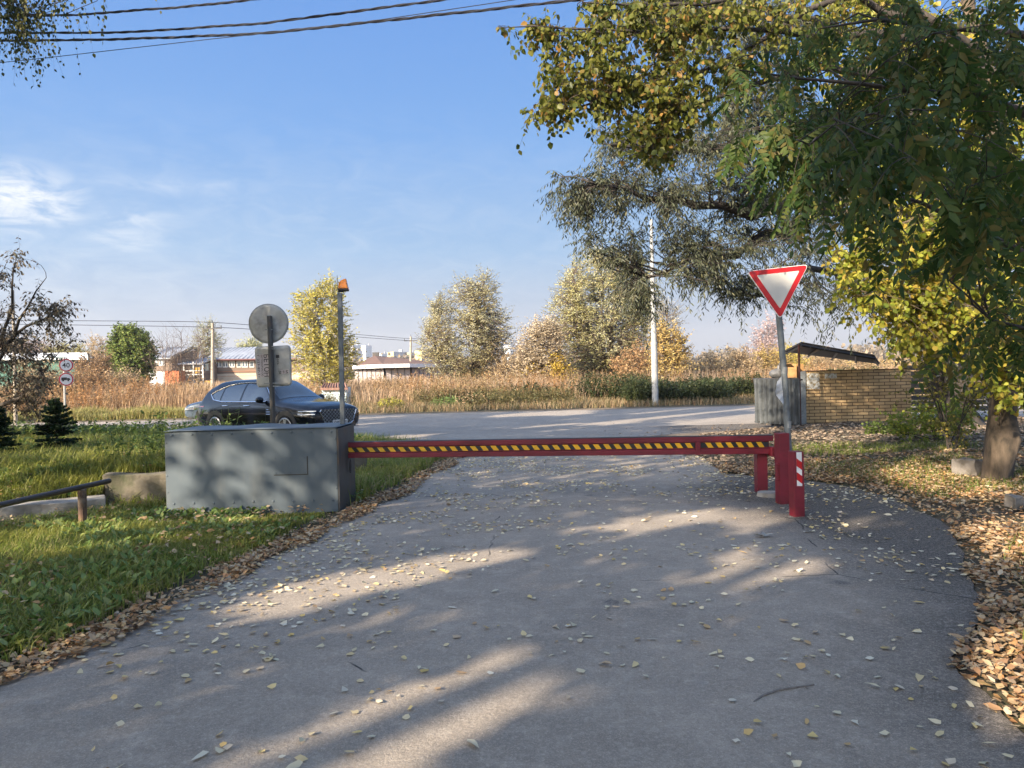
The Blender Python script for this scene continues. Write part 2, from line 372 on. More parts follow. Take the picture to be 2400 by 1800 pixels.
def crown_pts(poly, n, d, thick=.8, k=1.0, thr=.0, fr=.5, seed=0):
    """points through a rounded crown whose outline at distance d is poly (source px)"""
    poly = np.asarray(poly, float)*k; lo = poly.min(0); hi = poly.max(0)
    vs = np.linspace(lo[1], hi[1], 40); xc = []; hw = []
    for v in vs:
        xs = np.linspace(lo[0], hi[0], 200); m = inpoly(poly, xs, np.full(200, v))
        if m.any(): xc.append(xs[m].mean()); hw.append((xs[m].max()-xs[m].min())/2)
        else: xc.append((lo[0]+hi[0])/2); hw.append(2)
    out = []; c = 0
    while c < n:
        u = lo[0]+(hi[0]-lo[0])*rng.random(4*n); v = lo[1]+(hi[1]-lo[1])*rng.random(4*n)
        ok = inpoly(poly, u, v); u = u[ok]; v = v[ok]
        X = np.interp(v, vs, xc); H = np.interp(v, vs, hw); q = np.clip(1-((u-X)/np.maximum(H, 1))**2, 0, 1)**.5
        y = (rng.random(len(u))*2-1); y = np.sign(y)*np.abs(y)**.8*q*H*thick/FOC*d
        p = P(u, v, np.full(len(u), float(d))); p[:, 1] += y
        if thr: p = p[noise3(p, fr, seed) > thr]
        out.append(p); c += len(p)
    return np.concatenate(out)[:n]
# ------------------------------------------------------------------ the ground and the asphalt
LEFT = [(-3.6, -8), (-3.3, 0), (-3.0, 3), (-2.79, 4.18), (-2.57, 5.29), (-2.46, 6.23), (-2.25, 7.38), (-2.08, 8.65), (-1.86, 9.5), (-1.64, 11.0),
        (-1.38, 13.2), (-1.11, 15.3), (-1.4, 16.8), (-2.6, 18.2), (-4.6, 19.4), (-7.5, 20.9), (-11, 22.3), (-16, 23.4)]
RIGHT = [(1.9, -8), (1.8, 0), (2.0, 2), (2.14, 3.2), (2.26, 3.74), (2.33, 4.1), (2.42, 4.3), (2.82, 4.71), (3.15, 5.2), (3.36, 5.69), (3.9, 6.7), (4.35, 7.76), (4.57, 9.14),
         (4.56, 10.3), (4.24, 11.07), (3.7, 11.6), (3.25, 12.1), (3.45, 13.5), (3.56, 15.1), (3.75, 17.2), (4.8, 19.6), (7.5, 21.4), (11, 22.6), (16, 23.4)]
def rough_line(L, step=.12, amp=.035, s=0):
    L = np.array(L, float); amp = amp*1.4; d = np.r_[0, np.cumsum(np.hypot(*np.diff(L, axis=0).T))]; q = np.arange(0, d[-1], step)
    x = np.interp(q, d, L[:, 0]); y = np.interp(q, d, L[:, 1]); a = np.stack([x, y], 1)
    for _ in range(3): a[1:-1] = (a[:-2]+2*a[1:-1]+a[2:])/4
    p = np.c_[a, np.zeros(len(a))]; a[:, 0] += (noise3(p, 3.1, s)-.5)*amp*2+(noise3(p, 11, s+1)-.5)*amp
    return a
LL = rough_line(LEFT, s=1); RR = rough_line(RIGHT, s=2); DRIVE = np.concatenate([LL, RR[::-1]])
ROADN, ROADF = 23.1, 35.3
def off_asphalt(x, y):
    """distance outside asphalt (0 on it)"""
    x = np.asarray(x, float); y = np.asarray(y, float)
    xl = np.interp(y, LL[:, 1], LL[:, 0]); xr = np.interp(y, RR[:, 1], RR[:, 0])
    d = np.where(y < 23.2, np.maximum(np.maximum(xl-x, x-xr), 0), 0)
    dn = np.where(y < ROADN, np.maximum(ROADN-y, 0), np.maximum(y-ROADF, 0))
    return np.minimum(np.where(y < 23.2, d, 1e9), dn)
def Hgt(x, y):
    x = np.asarray(x, float); y = np.asarray(y, float)
    y0 = np.where(x > -5.3, 9.98, 9.2); y1 = np.where(x > -5.3, 10.15, 10.6)
    t = np.clip((y-y0)/(y1-y0), 0, 1)
    bank = .43*t*(1-sstep(14.5, 21.3, y+np.clip((x+8)*.5, -2, 3)))*(1-sstep(-4.4, -2.6, x))
    od = off_asphalt(x, y)
    pz = np.stack([x, y, 0*x], -1)
    bump = (noise3(pz, .9, 3)*.05+noise3(pz, 3.3, 4)*.025)*sstep(.05, 1.0, od)*(y > -2)*(1-.9*((y > 8.3) & (y < 10.4) & (x < -1.5) & (x > -4.6)))
    right = .10*sstep(.4, 3.5, np.where(x > 0, od, 0))*(y < 23)
    return bank+bump+right+.22*sstep(36, 41, y)-.03*(od <= .02)
gx = np.r_[-1700, -600, -250, -120, -70, -45, -30, -22, np.arange(-16, -9, .5), np.arange(-9, 9.01, .14), np.arange(9.5, 18, .5), 22, 30, 45, 70, 120, 250, 600, 1700]
gy = np.r_[-1700, -300, -60, -20, -8, np.arange(-4, 2, .5), np.arange(2, 24, .14), np.arange(24, 44, .5), 46, 50, 56, 64, 75, 90, 120, 180, 300, 600, 1000, 1700]
GX, GY = np.meshgrid(gx, gy); GZ = Hgt(GX, GY)
V = np.stack([GX, GY, GZ], -1).reshape(-1, 3); nx, ny = len(gx), len(gy)
i = np.arange((ny-1)*nx).reshape(ny-1, nx)[:, :-1].ravel()
M_soil = mat('soil', (.085, .062, .04), (.045, .05, .02), 1.3, .95, bump=.6, bscale=30, c3=(.16, .115, .065), s3=14, k3=.6)
tag(qmesh('ground', V, np.stack([i, i+1, i+nx+1, i+nx], 1), M_soil, smooth=True), kind='structure')

def asphalt(name, c1, c2, dark=None):
    m, t, b = newmat(name); L = t.links.new
    tcn = N(t, 'ShaderNodeTexCoord')
    def noise(s, det=5, ro=.6, vec=None):
        n = N(t, 'ShaderNodeTexNoise'); n.inputs['Scale'].default_value = s; n.inputs['Detail'].default_value = det; n.inputs['Roughness'].default_value = ro
        L(vec or tcn.outputs['Object'], n.inputs['Vector']); return n.outputs['Fac']
    def rng_(o, a, b_, c=0, d=1):
        r = N(t, 'ShaderNodeMapRange'); r.inputs['From Min'].default_value = a; r.inputs['From Max'].default_value = b_
        r.inputs['To Min'].default_value = c; r.inputs['To Max'].default_value = d; L(o, r.inputs['Value']); return r.outputs[0]
    def mixc(f, a, b_):
        x = N(t, 'ShaderNodeMix', data_type='RGBA')
        for k, v in (('Factor', f), ('A', a), ('B', b_)):
            if isinstance(v, tuple): x.inputs[k].default_value = rgba(v)
            elif isinstance(v, float): x.inputs[k].default_value = v
            else: L(v, x.inputs[k])
        return x.outputs['Result']
    cc = mixc(rng_(noise(.55, 4), .35, .65), c1, c2)
    cc = mixc(rng_(noise(1.7, 7, .75), .49, .62, 0, .6), cc, tuple(x*.68 for x in c1)); cc = mixc(rng_(noise(5, 6, .7), .50, .70, 0, .5), cc, tuple(x*1.5 for x in c1))       # worn pale blotches
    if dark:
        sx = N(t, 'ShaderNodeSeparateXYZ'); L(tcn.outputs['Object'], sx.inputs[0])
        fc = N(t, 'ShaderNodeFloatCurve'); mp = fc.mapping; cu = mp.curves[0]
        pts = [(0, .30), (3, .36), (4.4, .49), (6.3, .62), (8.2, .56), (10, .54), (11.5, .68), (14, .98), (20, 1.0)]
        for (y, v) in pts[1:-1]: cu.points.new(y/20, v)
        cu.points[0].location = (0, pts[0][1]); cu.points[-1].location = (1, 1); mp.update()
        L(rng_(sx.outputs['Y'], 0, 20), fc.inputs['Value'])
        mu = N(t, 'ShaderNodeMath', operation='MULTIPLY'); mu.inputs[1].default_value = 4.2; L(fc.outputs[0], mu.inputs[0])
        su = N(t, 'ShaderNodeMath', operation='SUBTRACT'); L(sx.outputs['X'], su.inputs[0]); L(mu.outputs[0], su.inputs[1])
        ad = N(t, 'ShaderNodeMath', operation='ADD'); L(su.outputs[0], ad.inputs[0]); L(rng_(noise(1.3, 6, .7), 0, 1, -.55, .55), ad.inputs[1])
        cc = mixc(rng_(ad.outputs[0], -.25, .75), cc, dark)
    # stains and spots
    v = N(t, 'ShaderNodeTexVoronoi'); v.inputs['Scale'].default_value = 1.15; v.inputs['Randomness'].default_value = 1
    dn = N(t, 'ShaderNodeTexNoise'); dn.inputs['Scale'].default_value = 9; L(tcn.outputs['Object'], dn.inputs['Vector'])
    va = N(t, 'ShaderNodeMix', data_type='RGBA'); va.inputs['Factor'].default_value = .06; L(tcn.outputs['Object'], va.inputs['A']); L(dn.outputs['Color'], va.inputs['B'])
    L(va.outputs['Result'], v.inputs['Vector'])
    cc = mixc(rng_(v.outputs['Distance'], .085, .045, 0, .6), cc, (.05, .05, .055))
    v2 = N(t, 'ShaderNodeTexVoronoi'); v2.inputs['Scale'].default_value = 3.1; L(va.outputs['Result'], v2.inputs['Vector'])
    cc = mixc(rng_(v2.outputs['Distance'], .11, .06, 0, .28), cc, (.3, .29, .27))
    cc = mixc(rng_(noise(38, 6, .75), .50, .66, 0, .38), cc, tuple(x*1.75 for x in c1)); cc = mixc(rng_(noise(30, 6, .75), .52, .68, 0, .40), cc, tuple(x*.5 for x in c1))
    sp = noise(150, 3, .8); cc = mixc(rng_(sp, .50, .72, 0, .55), cc, tuple(x*2.1 for x in c1)); cc = mixc(rng_(noise(120, 3, .8), .56, .75, 0, .6), cc, tuple(x*.45 for x in c1))
    # hairline cracks
    vc = N(t, 'ShaderNodeTexVoronoi', feature='DISTANCE_TO_EDGE'); vc.inputs['Scale'].default_value = .33
    vm = N(t, 'ShaderNodeMix', data_type='RGBA'); vm.inputs['Factor'].default_value = .12; L(tcn.outputs['Object'], vm.inputs['A'])
    n4 = N(t, 'ShaderNodeTexNoise'); n4.inputs['Scale'].default_value = 2.2; n4.inputs['Detail'].default_value = 8; L(tcn.outputs['Object'], n4.inputs['Vector']); L(n4.outputs['Color'], vm.inputs['B'])
    L(vm.outputs['Result'], vc.inputs['Vector'])
    cm = N(t, 'ShaderNodeMath', operation='MULTIPLY'); L(rng_(vc.outputs['Distance'], .0030, .0008), cm.inputs[0]); L(rng_(noise(.9, 2), .54, .60), cm.inputs[1])
    cc = mixc(cm.outputs[0], cc, (.03, .03, .03))
    L(cc, b.inputs['Base Color']); b.inputs['Roughness'].default_value = .88; b.inputs['Specular IOR Level'].default_value = .3
    bp = N(t, 'ShaderNodeBump'); bp.inputs['Strength'].default_value = .75; bp.inputs['Distance'].default_value = .012
    L(noise(48, 5, .75), bp.inputs['Height']); L(bp.outputs[0], b.inputs['Normal'])
    return m
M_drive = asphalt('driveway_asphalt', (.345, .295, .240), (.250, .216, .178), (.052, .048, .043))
M_road = asphalt('road_asphalt', (.33, .285, .235), (.25, .218, .182))
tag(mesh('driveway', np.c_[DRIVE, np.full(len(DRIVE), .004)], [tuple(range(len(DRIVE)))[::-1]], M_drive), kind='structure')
xs = np.arange(-70, 70, .5); pz = np.c_[xs, xs*0, xs*0]
near = np.c_[xs, ROADN+(noise3(pz, .8, 9)-.5)*.25]; far = np.c_[xs, ROADF+(noise3(pz, .7, 8)-.5)*.35]
RD = np.concatenate([[(-400, ROADN)], near, [(400, ROADN), (400, ROADF)], far[::-1], [(-400, ROADF)]])
tag(mesh('road', np.c_[RD, np.full(len(RD), .008)], [tuple(range(len(RD)))[::-1]], M_road), kind='structure')
M_dust = mat('verge_dust', (.26, .19, .12), (.13, .10, .07), 1.5, .95, bump=.5, bscale=25, c3=(.34, .26, .16), s3=9)
sh = np.array([(x, ROADF-.35+(noise3(np.array([[x, 0., 0.]]), 1.1, 5)[0]-.5)*.5) for x in np.arange(-70, 70, .6)]+[(x, ROADF+1.1+(noise3(np.array([[x, 0., 0.]]), .9, 6)[0]-.5)*.8) for x in np.arange(69.4, -70, -.6)])
tag(mesh('road_shoulder', np.c_[sh, np.full(len(sh), .014)], [tuple(range(len(sh)))[::-1]], M_dust), kind='structure')
dp = np.array([(3.2, 15.4), (3.5, 17), (3.2, 18.3), (4.2, 19.6), (6.2, 20.6), (9, 21.3), (9.5, 22.4), (5.2, 21.6), (7.6, 20.2), (4.6, 18), (4.2, 15.2)])
dp = np.array([(3.35, 14.6), (3.1, 16.2), (3.3, 17.6), (2.7, 18.4), (3.9, 19.8), (6.0, 20.6), (8.5, 21.0), (8.6, 20.2), (6.2, 19.4), (4.9, 17.8), (4.5, 15.6), (3.8, 14.7)])
dp = rough_line(np.r_[dp, dp[:1]], .15, .10, 5)
tag(mesh('dirt_patch', np.c_[dp, np.full(len(dp), .012)], [tuple(range(len(dp)))], M_dust), kind='structure')

# ------------------------------------------------------------------ trees for shade and reflections outside the frame (left, behind the camera)
def disp(pts): return [tuple(np.array(p)*1.085) for p in pts]
LIT = [  # sunlit openings on the ground: centre, half length, half width, angle
    ]
def lit_poly(pts, z=0.0): return np.array([G(u*1.085, v*1.085, z)[:2] for u, v in pts])
LITP = [lit_poly([(520, 1700), (760, 1560), (900, 1490), (1030, 1435), (1130, 1410), (1215, 1425), (1190, 1480), (1040, 1550), (940, 1610), (860, 1700), (700, 1760)]),
        lit_poly([(440, 1345), (560, 1290), (700, 1255), (850, 1232), (1000, 1195), (1130, 1180), (1150, 1188), (1000, 1222), (860, 1262), (700, 1300), (560, 1335)]),
        lit_poly([(1490, 1268), (1590, 1222), (1720, 1200), (1800, 1205), (1760, 1232), (1660, 1262), (1560, 1286)]),
        lit_poly([(1250, 1150), (1400, 1118), (1560, 1100), (1600, 1108), (1440, 1135), (1320, 1160)]),
        lit_poly([(1480, 1215), (1560, 1180), (1640, 1172), (1560, 1205)]),
        lit_poly([(1820, 1140), (1900, 1120), (1960, 1125), (1880, 1150)]),
        lit_poly([(1550, 1120), (1640, 1095), (1700, 1120), (1580, 1150)]),
        lit_poly([(2100, 1110), (2230, 1090), (2300, 1140), (2210, 1210), (2140, 1180)], .1),
        lit_poly([(1890, 1010), (2020, 1000), (2120, 1030), (2250, 1060), (2212, 1090), (2080, 1075), (1950, 1040)], .1),
        lit_poly([(0, 1180), (110, 1165), (260, 1140), (350, 1130), (340, 1150), (160, 1195), (0, 1230)]),
        lit_poly([(160, 1150), (210, 1130), (250, 1135), (200, 1165)]),
        lit_poly([(2150, 1330), (2260, 1310), (2330, 1440), (2260, 1640), (2200, 1560)], .1)]
def shade(gx_, gy_):
    """chance that a clump of leaves stands between the sun and this point of the ground"""
    p = np.ones(len(gx_)); al = gx_*.707+gy_*.707; ac = -gx_*.707+gy_*.707
    q = np.stack([al*.16, ac*.75, 0*al], 1); nz = .6*noise3(q, 1.0, 11)+.4*noise3(q, 2.3, 12)
    q2 = np.stack([al*1.9, ac*3.0, 0*al], 1); nd = .5*noise3(q2, 1, 13)+.5*noise3(q2, 2.2, 14)
    far_ = (gy_ > 12)
    p = np.where(far_ & (nz > .62), .0, p)
    lf = (gx_ < -2.3) & (gy_ > 7.0) & (gy_ < 22)            # the bank and the barrier box: fine dapples
    p = np.where(lf & (nd > .51), .0, p)
    rt = (gx_ > np.interp(gy_, [2, 7, 10, 12, 16, 23], [9, 9, 6.6, 7, 8, 8])) & (gy_ < 24)
    p = np.where(rt & (nd > .44), 0, p)
    p = np.where((gy_ > 24) & (nz > .575), 0, p)
    p = np.where((gx_ > 7.5) & (gy_ > 13) & (gy_ < 24) & (nd > .43), 0, p)
    for L in LITP:
        for ox, oy in ((0, 0), (.13, -.13), (-.13, .13)): p[inpoly(L, gx_+ox, gy_+oy)] = 0
    lim = 36.0+2.5*sstep(-3, 1, gx_)
    return p*(gy_ < lim)
M_bark = mat('bark', (.13, .105, .08), (.05, .042, .035), 6, .9, bump=1.0, bscale=18, stretch=(1, 1, .25))
M_barkd = mat('dark_bark', (.07, .055, .045), (.03, .026, .022), 8, .9, bump=.8, bscale=20, stretch=(1, 1, .25))
M_shl = leafmat('shade_leaf', [(.34, .34, .06), (.50, .42, .08), (.42, .30, .06)], .5)
M_shd = leafmat('dark_shade_leaf', [(.02, .03, .01), (.04, .05, .015)], .1)  # near-black leaves for low unseen trees added to darken the SUV's reflections
SH = [((-9.5, -4.5), 4.6, 7.0), ((-13.5, .3), 5.0, 7.6), ((-14, 5.8), 4.4, 8.2), ((-19.5, 10.5), 5.4, 10), ((-25, 16.5), 6, 12), ((-20.5, 7), 6, 15.5), ((-17, 9), 5, 17),
      ((-6, -8), 4.6, 7.6), ((-1, -7.6), 4.2, 7.0), ((5, -5), 4, 6.6), ((-14, -10), 5, 11), ((-3.6, -3.8), 2.9, 6.2), ((-28, 22), 6, 16), ((-11.2, 8.6), 3.3, 7.6), ((-21, -17), 6.5, 6.5), ((-27, -4), 6, 6.5), ((-27.5, 17.5), 4.4, 3.4), ((-34, 20), 4.4, 3.4), ((-23.5, 12.5), 3.6, 3.2), ((-38, 30), 4.4, 3.4), ((-38, 38), 5, 3.6)]
GROW = []
for k, ((tx, ty), r, zc) in enumerate(SH):
    n = int(300*r*r); p = rng.normal(size=(n*3, 3)); p = unit(p)*rng.random((n*3, 1))**.33; p = p[:n]*np.array([r, r, r*.95])+np.array([tx, ty, zc])
    s = p[:, 2]/SD[2]; g = p-SD*s[:, None]; pr = shade(g[:, 0], g[:, 1]); keep = (pr > rng.random(n)) & (p[:, 2] > .3*zc-.6)  # crowns shaped for the light: leaves left out along rays to the sun patches
    # never reach into the picture
    vis = (np.abs(p[:, 0]) < .72*p[:, 1]+.6) & (p[:, 1] > 0); p = p[keep & ~vis]
    if len(p) < 50: continue
    root = thing('shade_tree', (tx, ty, 0), ['unseen leafy tree left of the drive', 'tall leafy tree behind the camera, outside the picture'][ty < 0], 'tree', 'shade trees around the viewpoint')
    b = MB(); b.tube([(tx, ty, -.1), (tx+.1, ty, zc*.4), (tx-.1, ty+.1, zc), (tx, ty, zc+r*.7)], [.26, .2, .12, .03], 8); b.out('trunk', M_bark, root, smooth=True)
    leaves('crown', p, rand_unit(len(p)), rand_unit(len(p)), .24, .20, M_shl if zc > 4 else M_shd, root)

# ------------------------------------------------------------------ barrier gate
M_grey = mat('grey_paint', (.108, .136, .158), (.088, .112, .132), 1.6, .55, spec=.4, bump=.05, bscale=4, c3=(.16, .17, .165), s3=6, k3=.45, stretch=(1, 1, .3))
M_greyd = mat('dark_grey_paint', (.075, .075, .075), (.05, .048, .045), 3, .6, bump=.1, c3=(.12, .07, .04), s3=5, k3=.6)
M_red = mat('red_paint', (.20, .012, .026), (.12, .008, .016), 2.5, .48, spec=.5, c3=(.12, .01, .01), s3=22, k3=.55, bump=.05, stretch=(.5, 1, 1))
M_redb = mat('bright_red', (.55, .01, .015), (.45, .01, .012), 4, .4)
M_yel = mat('tape_yellow', (.80, .42, .012), (.72, .37, .01), 5, .4)
M_blk = mat('tape_black', (.012, .012, .014), (.02, .02, .02), 5, .45)
M_black = mat('black_steel', (.02, .02, .02), (.035, .03, .028), 6, .5)
M_galv = mat('galvanised_steel', (.30, .32, .33), (.20, .215, .225), 5, .5, metal=.35, c3=(.12, .12, .12), s3=20, k3=.4)
M_galvd = mat('dull_grey_pole', (.16, .185, .20), (.11, .125, .135), 6, .55, metal=.15, c3=(.06, .06, .06), s3=14, k3=.5)
M_white = mat('white_paint', (.78, .78, .76), (.7, .7, .68), 3, .5)
M_sheet = mat('sign_back', (.46, .45, .41), (.34, .33, .30), 6, .55, metal=.25, c3=(.14, .13, .11), s3=9, k3=.5, bump=.1, bscale=5)

y0 = 9.3; xl = P(388, 1100, y0)[0]; xr = P(790, 1100, y0)[0]; ztop = 1.035; dep = .95
gate = thing('barrier_gate', ((xl+xr)/2, y0+.5, 0), 'red boom barrier arm with hazard tape reaching out of a grey sheet steel box', 'barrier gate')
b = MB()
b.add([(xl, y0, -.06), (xr, y0, .02), (xr, y0, ztop), (xl, y0, ztop-.012), (xl, y0+dep, -.05), (xr, y0+dep, .0), (xr, y0+dep, ztop), (xl, y0+dep, ztop-.01)],
      [(4, 5, 6, 7), (0, 4, 7, 3), (0, 1, 2, 3)])
for k in range(9):                       # screws of the sheet
    for zz in (ztop-.045, .16): b.sphere((xl+.09+k*(xr-xl-.15)/8, y0-.001, zz+rng.normal()*.004), .016, 8, 4, (1, .6, 1))
for zz in (.3, .5, .72, .9):
    b.sphere((xl+.018, y0-.001, zz), .010, 8, 4, (1, .6, 1)); b.sphere((xr-.015, y0-.001, zz), .010, 8, 4, (1, .6, 1))
b.out('housing', M_grey, gate)
# slightly buckled cover sheet
b = MB(); nx_, ny_ = 24, 5; Vt = []; 
for j in range(ny_):
    for i_ in range(nx_):
        x = xl-.012+(xr-xl+.02)*i_/(nx_-1); y = y0-.014+(dep+.03)*j/(ny_-1)
        wv = .014*math.exp(-((i_/(nx_-1)-.42)/.12)**2)+.006*math.sin(i_*.7); Vt.append((x, y, ztop+.006+wv*(.2+.8*j/(ny_-1))))
Ft = [(j*nx_+i_, j*nx_+i_+1, (j+1)*nx_+i_+1, (j+1)*nx_+i_) for j in range(ny_-1) for i_ in range(nx_-1)]
o = mesh('top_cover', Vt, Ft, M_grey, gate, smooth=True); sm = o.modifiers.new('t', 'SOLIDIFY'); sm.thickness = .004
b = MB(); b.box(((xr-xr)+xr+.012, y0+dep*.5, .5), (.02, dep-.012, ztop*2-1.03)); b.out('side_plate', M_greyd, gate)
# hatch with its gap and screws
hx0, hz1 = P(641, 1070, y0)[0], P(641, 1071, y0)[2]; hx1 = P(720, 1110, y0)[0]; hz0 = P(700, 1111, y0)[2]
b = MB(); b.box(((hx0+hx1)/2+.006, y0-.0005, (hz0+hz1)/2-.006), (hx1-hx0+.014, .003, hz1-hz0+.012)); hb = b.out('hatch', M_black, gate)
b = MB(); b.box(((hx0+hx1)/2, y0-.004, (hz0+hz1)/2), (hx1-hx0, .006, hz1-hz0))
for fx in (.06, .5, .94):
    for fz in (.08, .92): b.sphere((hx0+(hx1-hx0)*fx, y0-.008, hz0+(hz1-hz0)*fz), .008, 6, 4)
b.out('hatch_lid', M_grey, hb)
# arm
LT, LB, RTp, RB = P(806, 1037, 9.88), P(806, 1073, 9.88), P(1811, 1020.5, 9.97), P(1811, 1063, 9.97)
arm_dir = unit(RTp-LT); Ln = np.linalg.norm(RTp-LT)
def arm(s, h, y):       # s along 0..Ln, h 0..1 from bottom, y offset
    f = s/Ln; b_ = LB*(1-f)+RB*f; t_ = LT*(1-f)+RTp*f; p = b_*(1-h)+t_*h; return np.array([p[0], p[1]+y, p[2]])
def abox(B, s0, s1, h0, h1, ya, yb):
    c = [arm(s, h, y) for s in (s0, s1) for h in (h0, h1) for y in (ya, yb)]
    B.add(c, [(0, 2, 3, 1), (4, 5, 7, 6), (0, 4, 6, 2), (1, 3, 7, 5), (0, 1, 5, 4), (2, 6, 7, 3)])
b = MB(); abox(b, 0, Ln, .70, 1.0, -.03, .10); abox(b, 0.002, Ln-.05, .30, .70, -.012, .09); abox(b, 0, Ln-.02, 0, .30, -.04, .10)
abox(b, Ln*.817, Ln*.829, -.02, .72, -.046, .0)
ar = b.out('arm', M_red, gate, bevel=.006)
b = MB(); abox(b, .01, Ln-.06, .37, .655, -.0145, -.012); n1 = len(b.F); per = .1325; s = .03
while s < Ln-.14:
    q = [arm(s, .655, -.017), arm(s+per*.52, .655, -.017), arm(s+per*.52+.045, .37, -.017), arm(s+.045, .37, -.017)]
    if not (Ln*.812 < s < Ln*.826): b.quad(*q[::-1])
    s += per
tp = b.out('hazard_tape', [M_blk, M_yel], ar)
for i_, p_ in enumerate(tp.data.polygons): p_.material_index = 0 if i_ < n1 else 1
b = MB(); abox(b, .0, Ln, 1.0, 1.035, -.02, .09); b.out('top_strip', M_black, ar)
b = MB(); abox(b, Ln-.04, Ln+.14, -.10, .38, -.10, -.05); abox(b, Ln-.05, Ln+.0, -.12, .4, -.10, .06); b.out('end_bracket', M_red, ar, bevel=.004)
b = MB(); abox(b, -.05, .03, -.25, 1.2, -.035, .12); b.out('arm_bracket', M_black, gate)
px_, pz_ = P(818, 1128, 9.75)[0], P(818, 1128, 9.75)[2]
pp = P(814, 1085, 9.8); b = MB(); th = np.linspace(0, 2*math.pi, 17)
b.tube([(xr+.055, pp[1]+.035*math.cos(a), pp[2]-.04+.085*math.sin(a)) for a in th], .008, 6); b.out('lock_loop', M_black, gate)
# beacon pole
bt, bb = P(796.5, 687, 9.95), P(803.5, 1000, 9.95); b = MB()
wd = .028; b.add([(bb[0]-wd, bb[1]-wd, ztop-.01), (bb[0]+wd, bb[1]-wd, ztop-.01), (bb[0]+wd, bb[1]+wd, ztop-.01), (bb[0]-wd, bb[1]+wd, ztop-.01),
                  (bt[0]-wd, bt[1]-wd, bt[2]), (bt[0]+wd, bt[1]-wd, bt[2]), (bt[0]+wd, bt[1]+wd, bt[2]), (bt[0]-wd, bt[1]+wd, bt[2])],
                 [(0, 1, 5, 4), (1, 2, 6, 5), (2, 3, 7, 6), (3, 0, 4, 7), (4, 5, 6, 7)])
bp = b.out('beacon_pole', M_galvd, gate, bevel=.005)
m, t, bs = newmat('amber_plastic'); bs.inputs['Base Color'].default_value = (.95, .30, .01, 1); bs.inputs['Roughness'].default_value = .15
bs.inputs['Transmission Weight'].default_value = .35; M_amber = m
c = P(803, 680, 9.95); b = MB(); b.box((c[0]+.012, c[1], c[2]+.002), (.125, .11, .03)); b.box((c[0]-.02, c[1], c[2]-.018), (.085, .06, .014)); lb = b.out('lamp_base', M_black, bp, bevel=.006)
b = MB(); pr_ = [(-.055, .018), (-.05, .09), (-.02, .125), (.02, .145), (.042, .146), (.066, .018)]
for wy, sc2 in ((.052, 1),): b.prism(pr_, lambda a, h: (c[0]+.008+a, c[1]-wy*(1-.45*(h > .1)), c[2]+h), lambda a, h: (c[0]+.008+a, c[1]+wy*(1-.45*(h > .1)), c[2]+h))
b.out('beacon_lamp', M_amber, bp, bevel=.008)
b = MB(); b.tube([(c[0]-.062, c[1], c[2]+.0), (c[0]-.066, c[1], c[2]+.19)], .0035, 5); b.out('antenna', M_black, bp)

# posts on the right
def sq_post(name, u0, u1, vb, vt, label, rz, w_=None, cap=True):
    g0 = G((u0+u1)/2, vb); d = g0[1]; w_ = w_ or (u1-u0)/FOC*d; zt = P((u0+u1)/2, vt, d)[2]
    r = thing(name, (g0[0], g0[1]+w_/2, 0), label, 'post', 'red steel posts at the closing end of the barrier')
    b = MB(); b.box((g0[0], g0[1]+w_/2, zt/2-.03), (w_, w_, zt+.06), rz); b.out('shaft', M_red, r, bevel=.005)
    return r, g0, w_, zt
post, g0, w_, zt = sq_post('catch_post', 1827, 1853, 1182.5, 1015.5, 'tallest red square steel post, just in front of the leaning give way pole', R_(6))
b = MB(); b.box((g0[0]-w_/2-.012, g0[1]+.03, zt-.62+.16), (.03, .05, .20)); b.out('latch_plate', M_red, post, bevel=.003)
r2, *_ = sq_post('rest_post', 1776, 1800.5, 1156, 1064, 'red square post standing under the free end of the striped arm', R_(0))
r3, g3, w3, z3 = sq_post('bollard', 1860, 1886, 1212, 1058.5, 'short red bollard with a red and white reflective strip, nearest the camera', R_(9))
b = MB(); ca, sa = math.cos(R_(9)), math.sin(R_(9)); cx, cy = g3[0], g3[1]+w3/2
def bp_(a, z, off=.0): return (cx+a*ca+(w3/2+off)*sa, cy+a*sa-(w3/2+off)*ca, z)
sa0, sa1, sz1, sz0 = -.028, .034, z3-.006, z3-.375
b.quad(bp_(sa0, sz0, .002), bp_(sa1, sz0, .002), bp_(sa1, sz1, .002), bp_(sa0, sz1, .002)); k0 = len(b.F)
def clip(lo, hi): return max(sz0, min(sz1, lo)), max(sz0, min(sz1, hi))
z = sz1+.02
for k in range(4):
    zt_ = sz1-.085-k*.15; 
    q = [(sa0, zt_-.065), (sa1, zt_-.065-.045), (sa1, zt_-.045+.02), (sa0, zt_+.02)]
    q = [(a, max(sz0, min(sz1, zz))) for a, zz in q]
    b.quad(*[bp_(a, zz, .0035) for a, zz in q])
st = b.out('reflective_strip', [M_white, M_redb], r3)
for i_, p_ in enumerate(st.data.polygons): p_.material_index = 0 if i_ < k0 else 1
M_conc = mat('old_concrete', (.19, .165, .125), (.085, .075, .052), 2.2, .92, bump=.7, bscale=16, c3=(.06, .07, .03), s3=5, k3=.7)
M_concg = mat('stained_concrete', (.24, .215, .19), (.12, .105, .085), 4, .9, bump=.7, bscale=14, c3=(.07, .06, .045), s3=6, k3=.7)
M_concl = mat('pale_concrete', (.36, .34, .31), (.22, .2, .17), 3, .9, bump=.6, bscale=18, c3=(.1, .09, .07), s3=7, k3=.6)
gb = G(1804, 1163); b = MB(); b.tube([(gb[0], gb[1], -.02), (gb[0], gb[1], .055)], [.17, .15], 14); ob = b.out('concrete_footing', M_concl, org=(gb[0], gb[1], 0)); tag(ob, 'small round concrete footing in the asphalt between the red posts', 'footing')

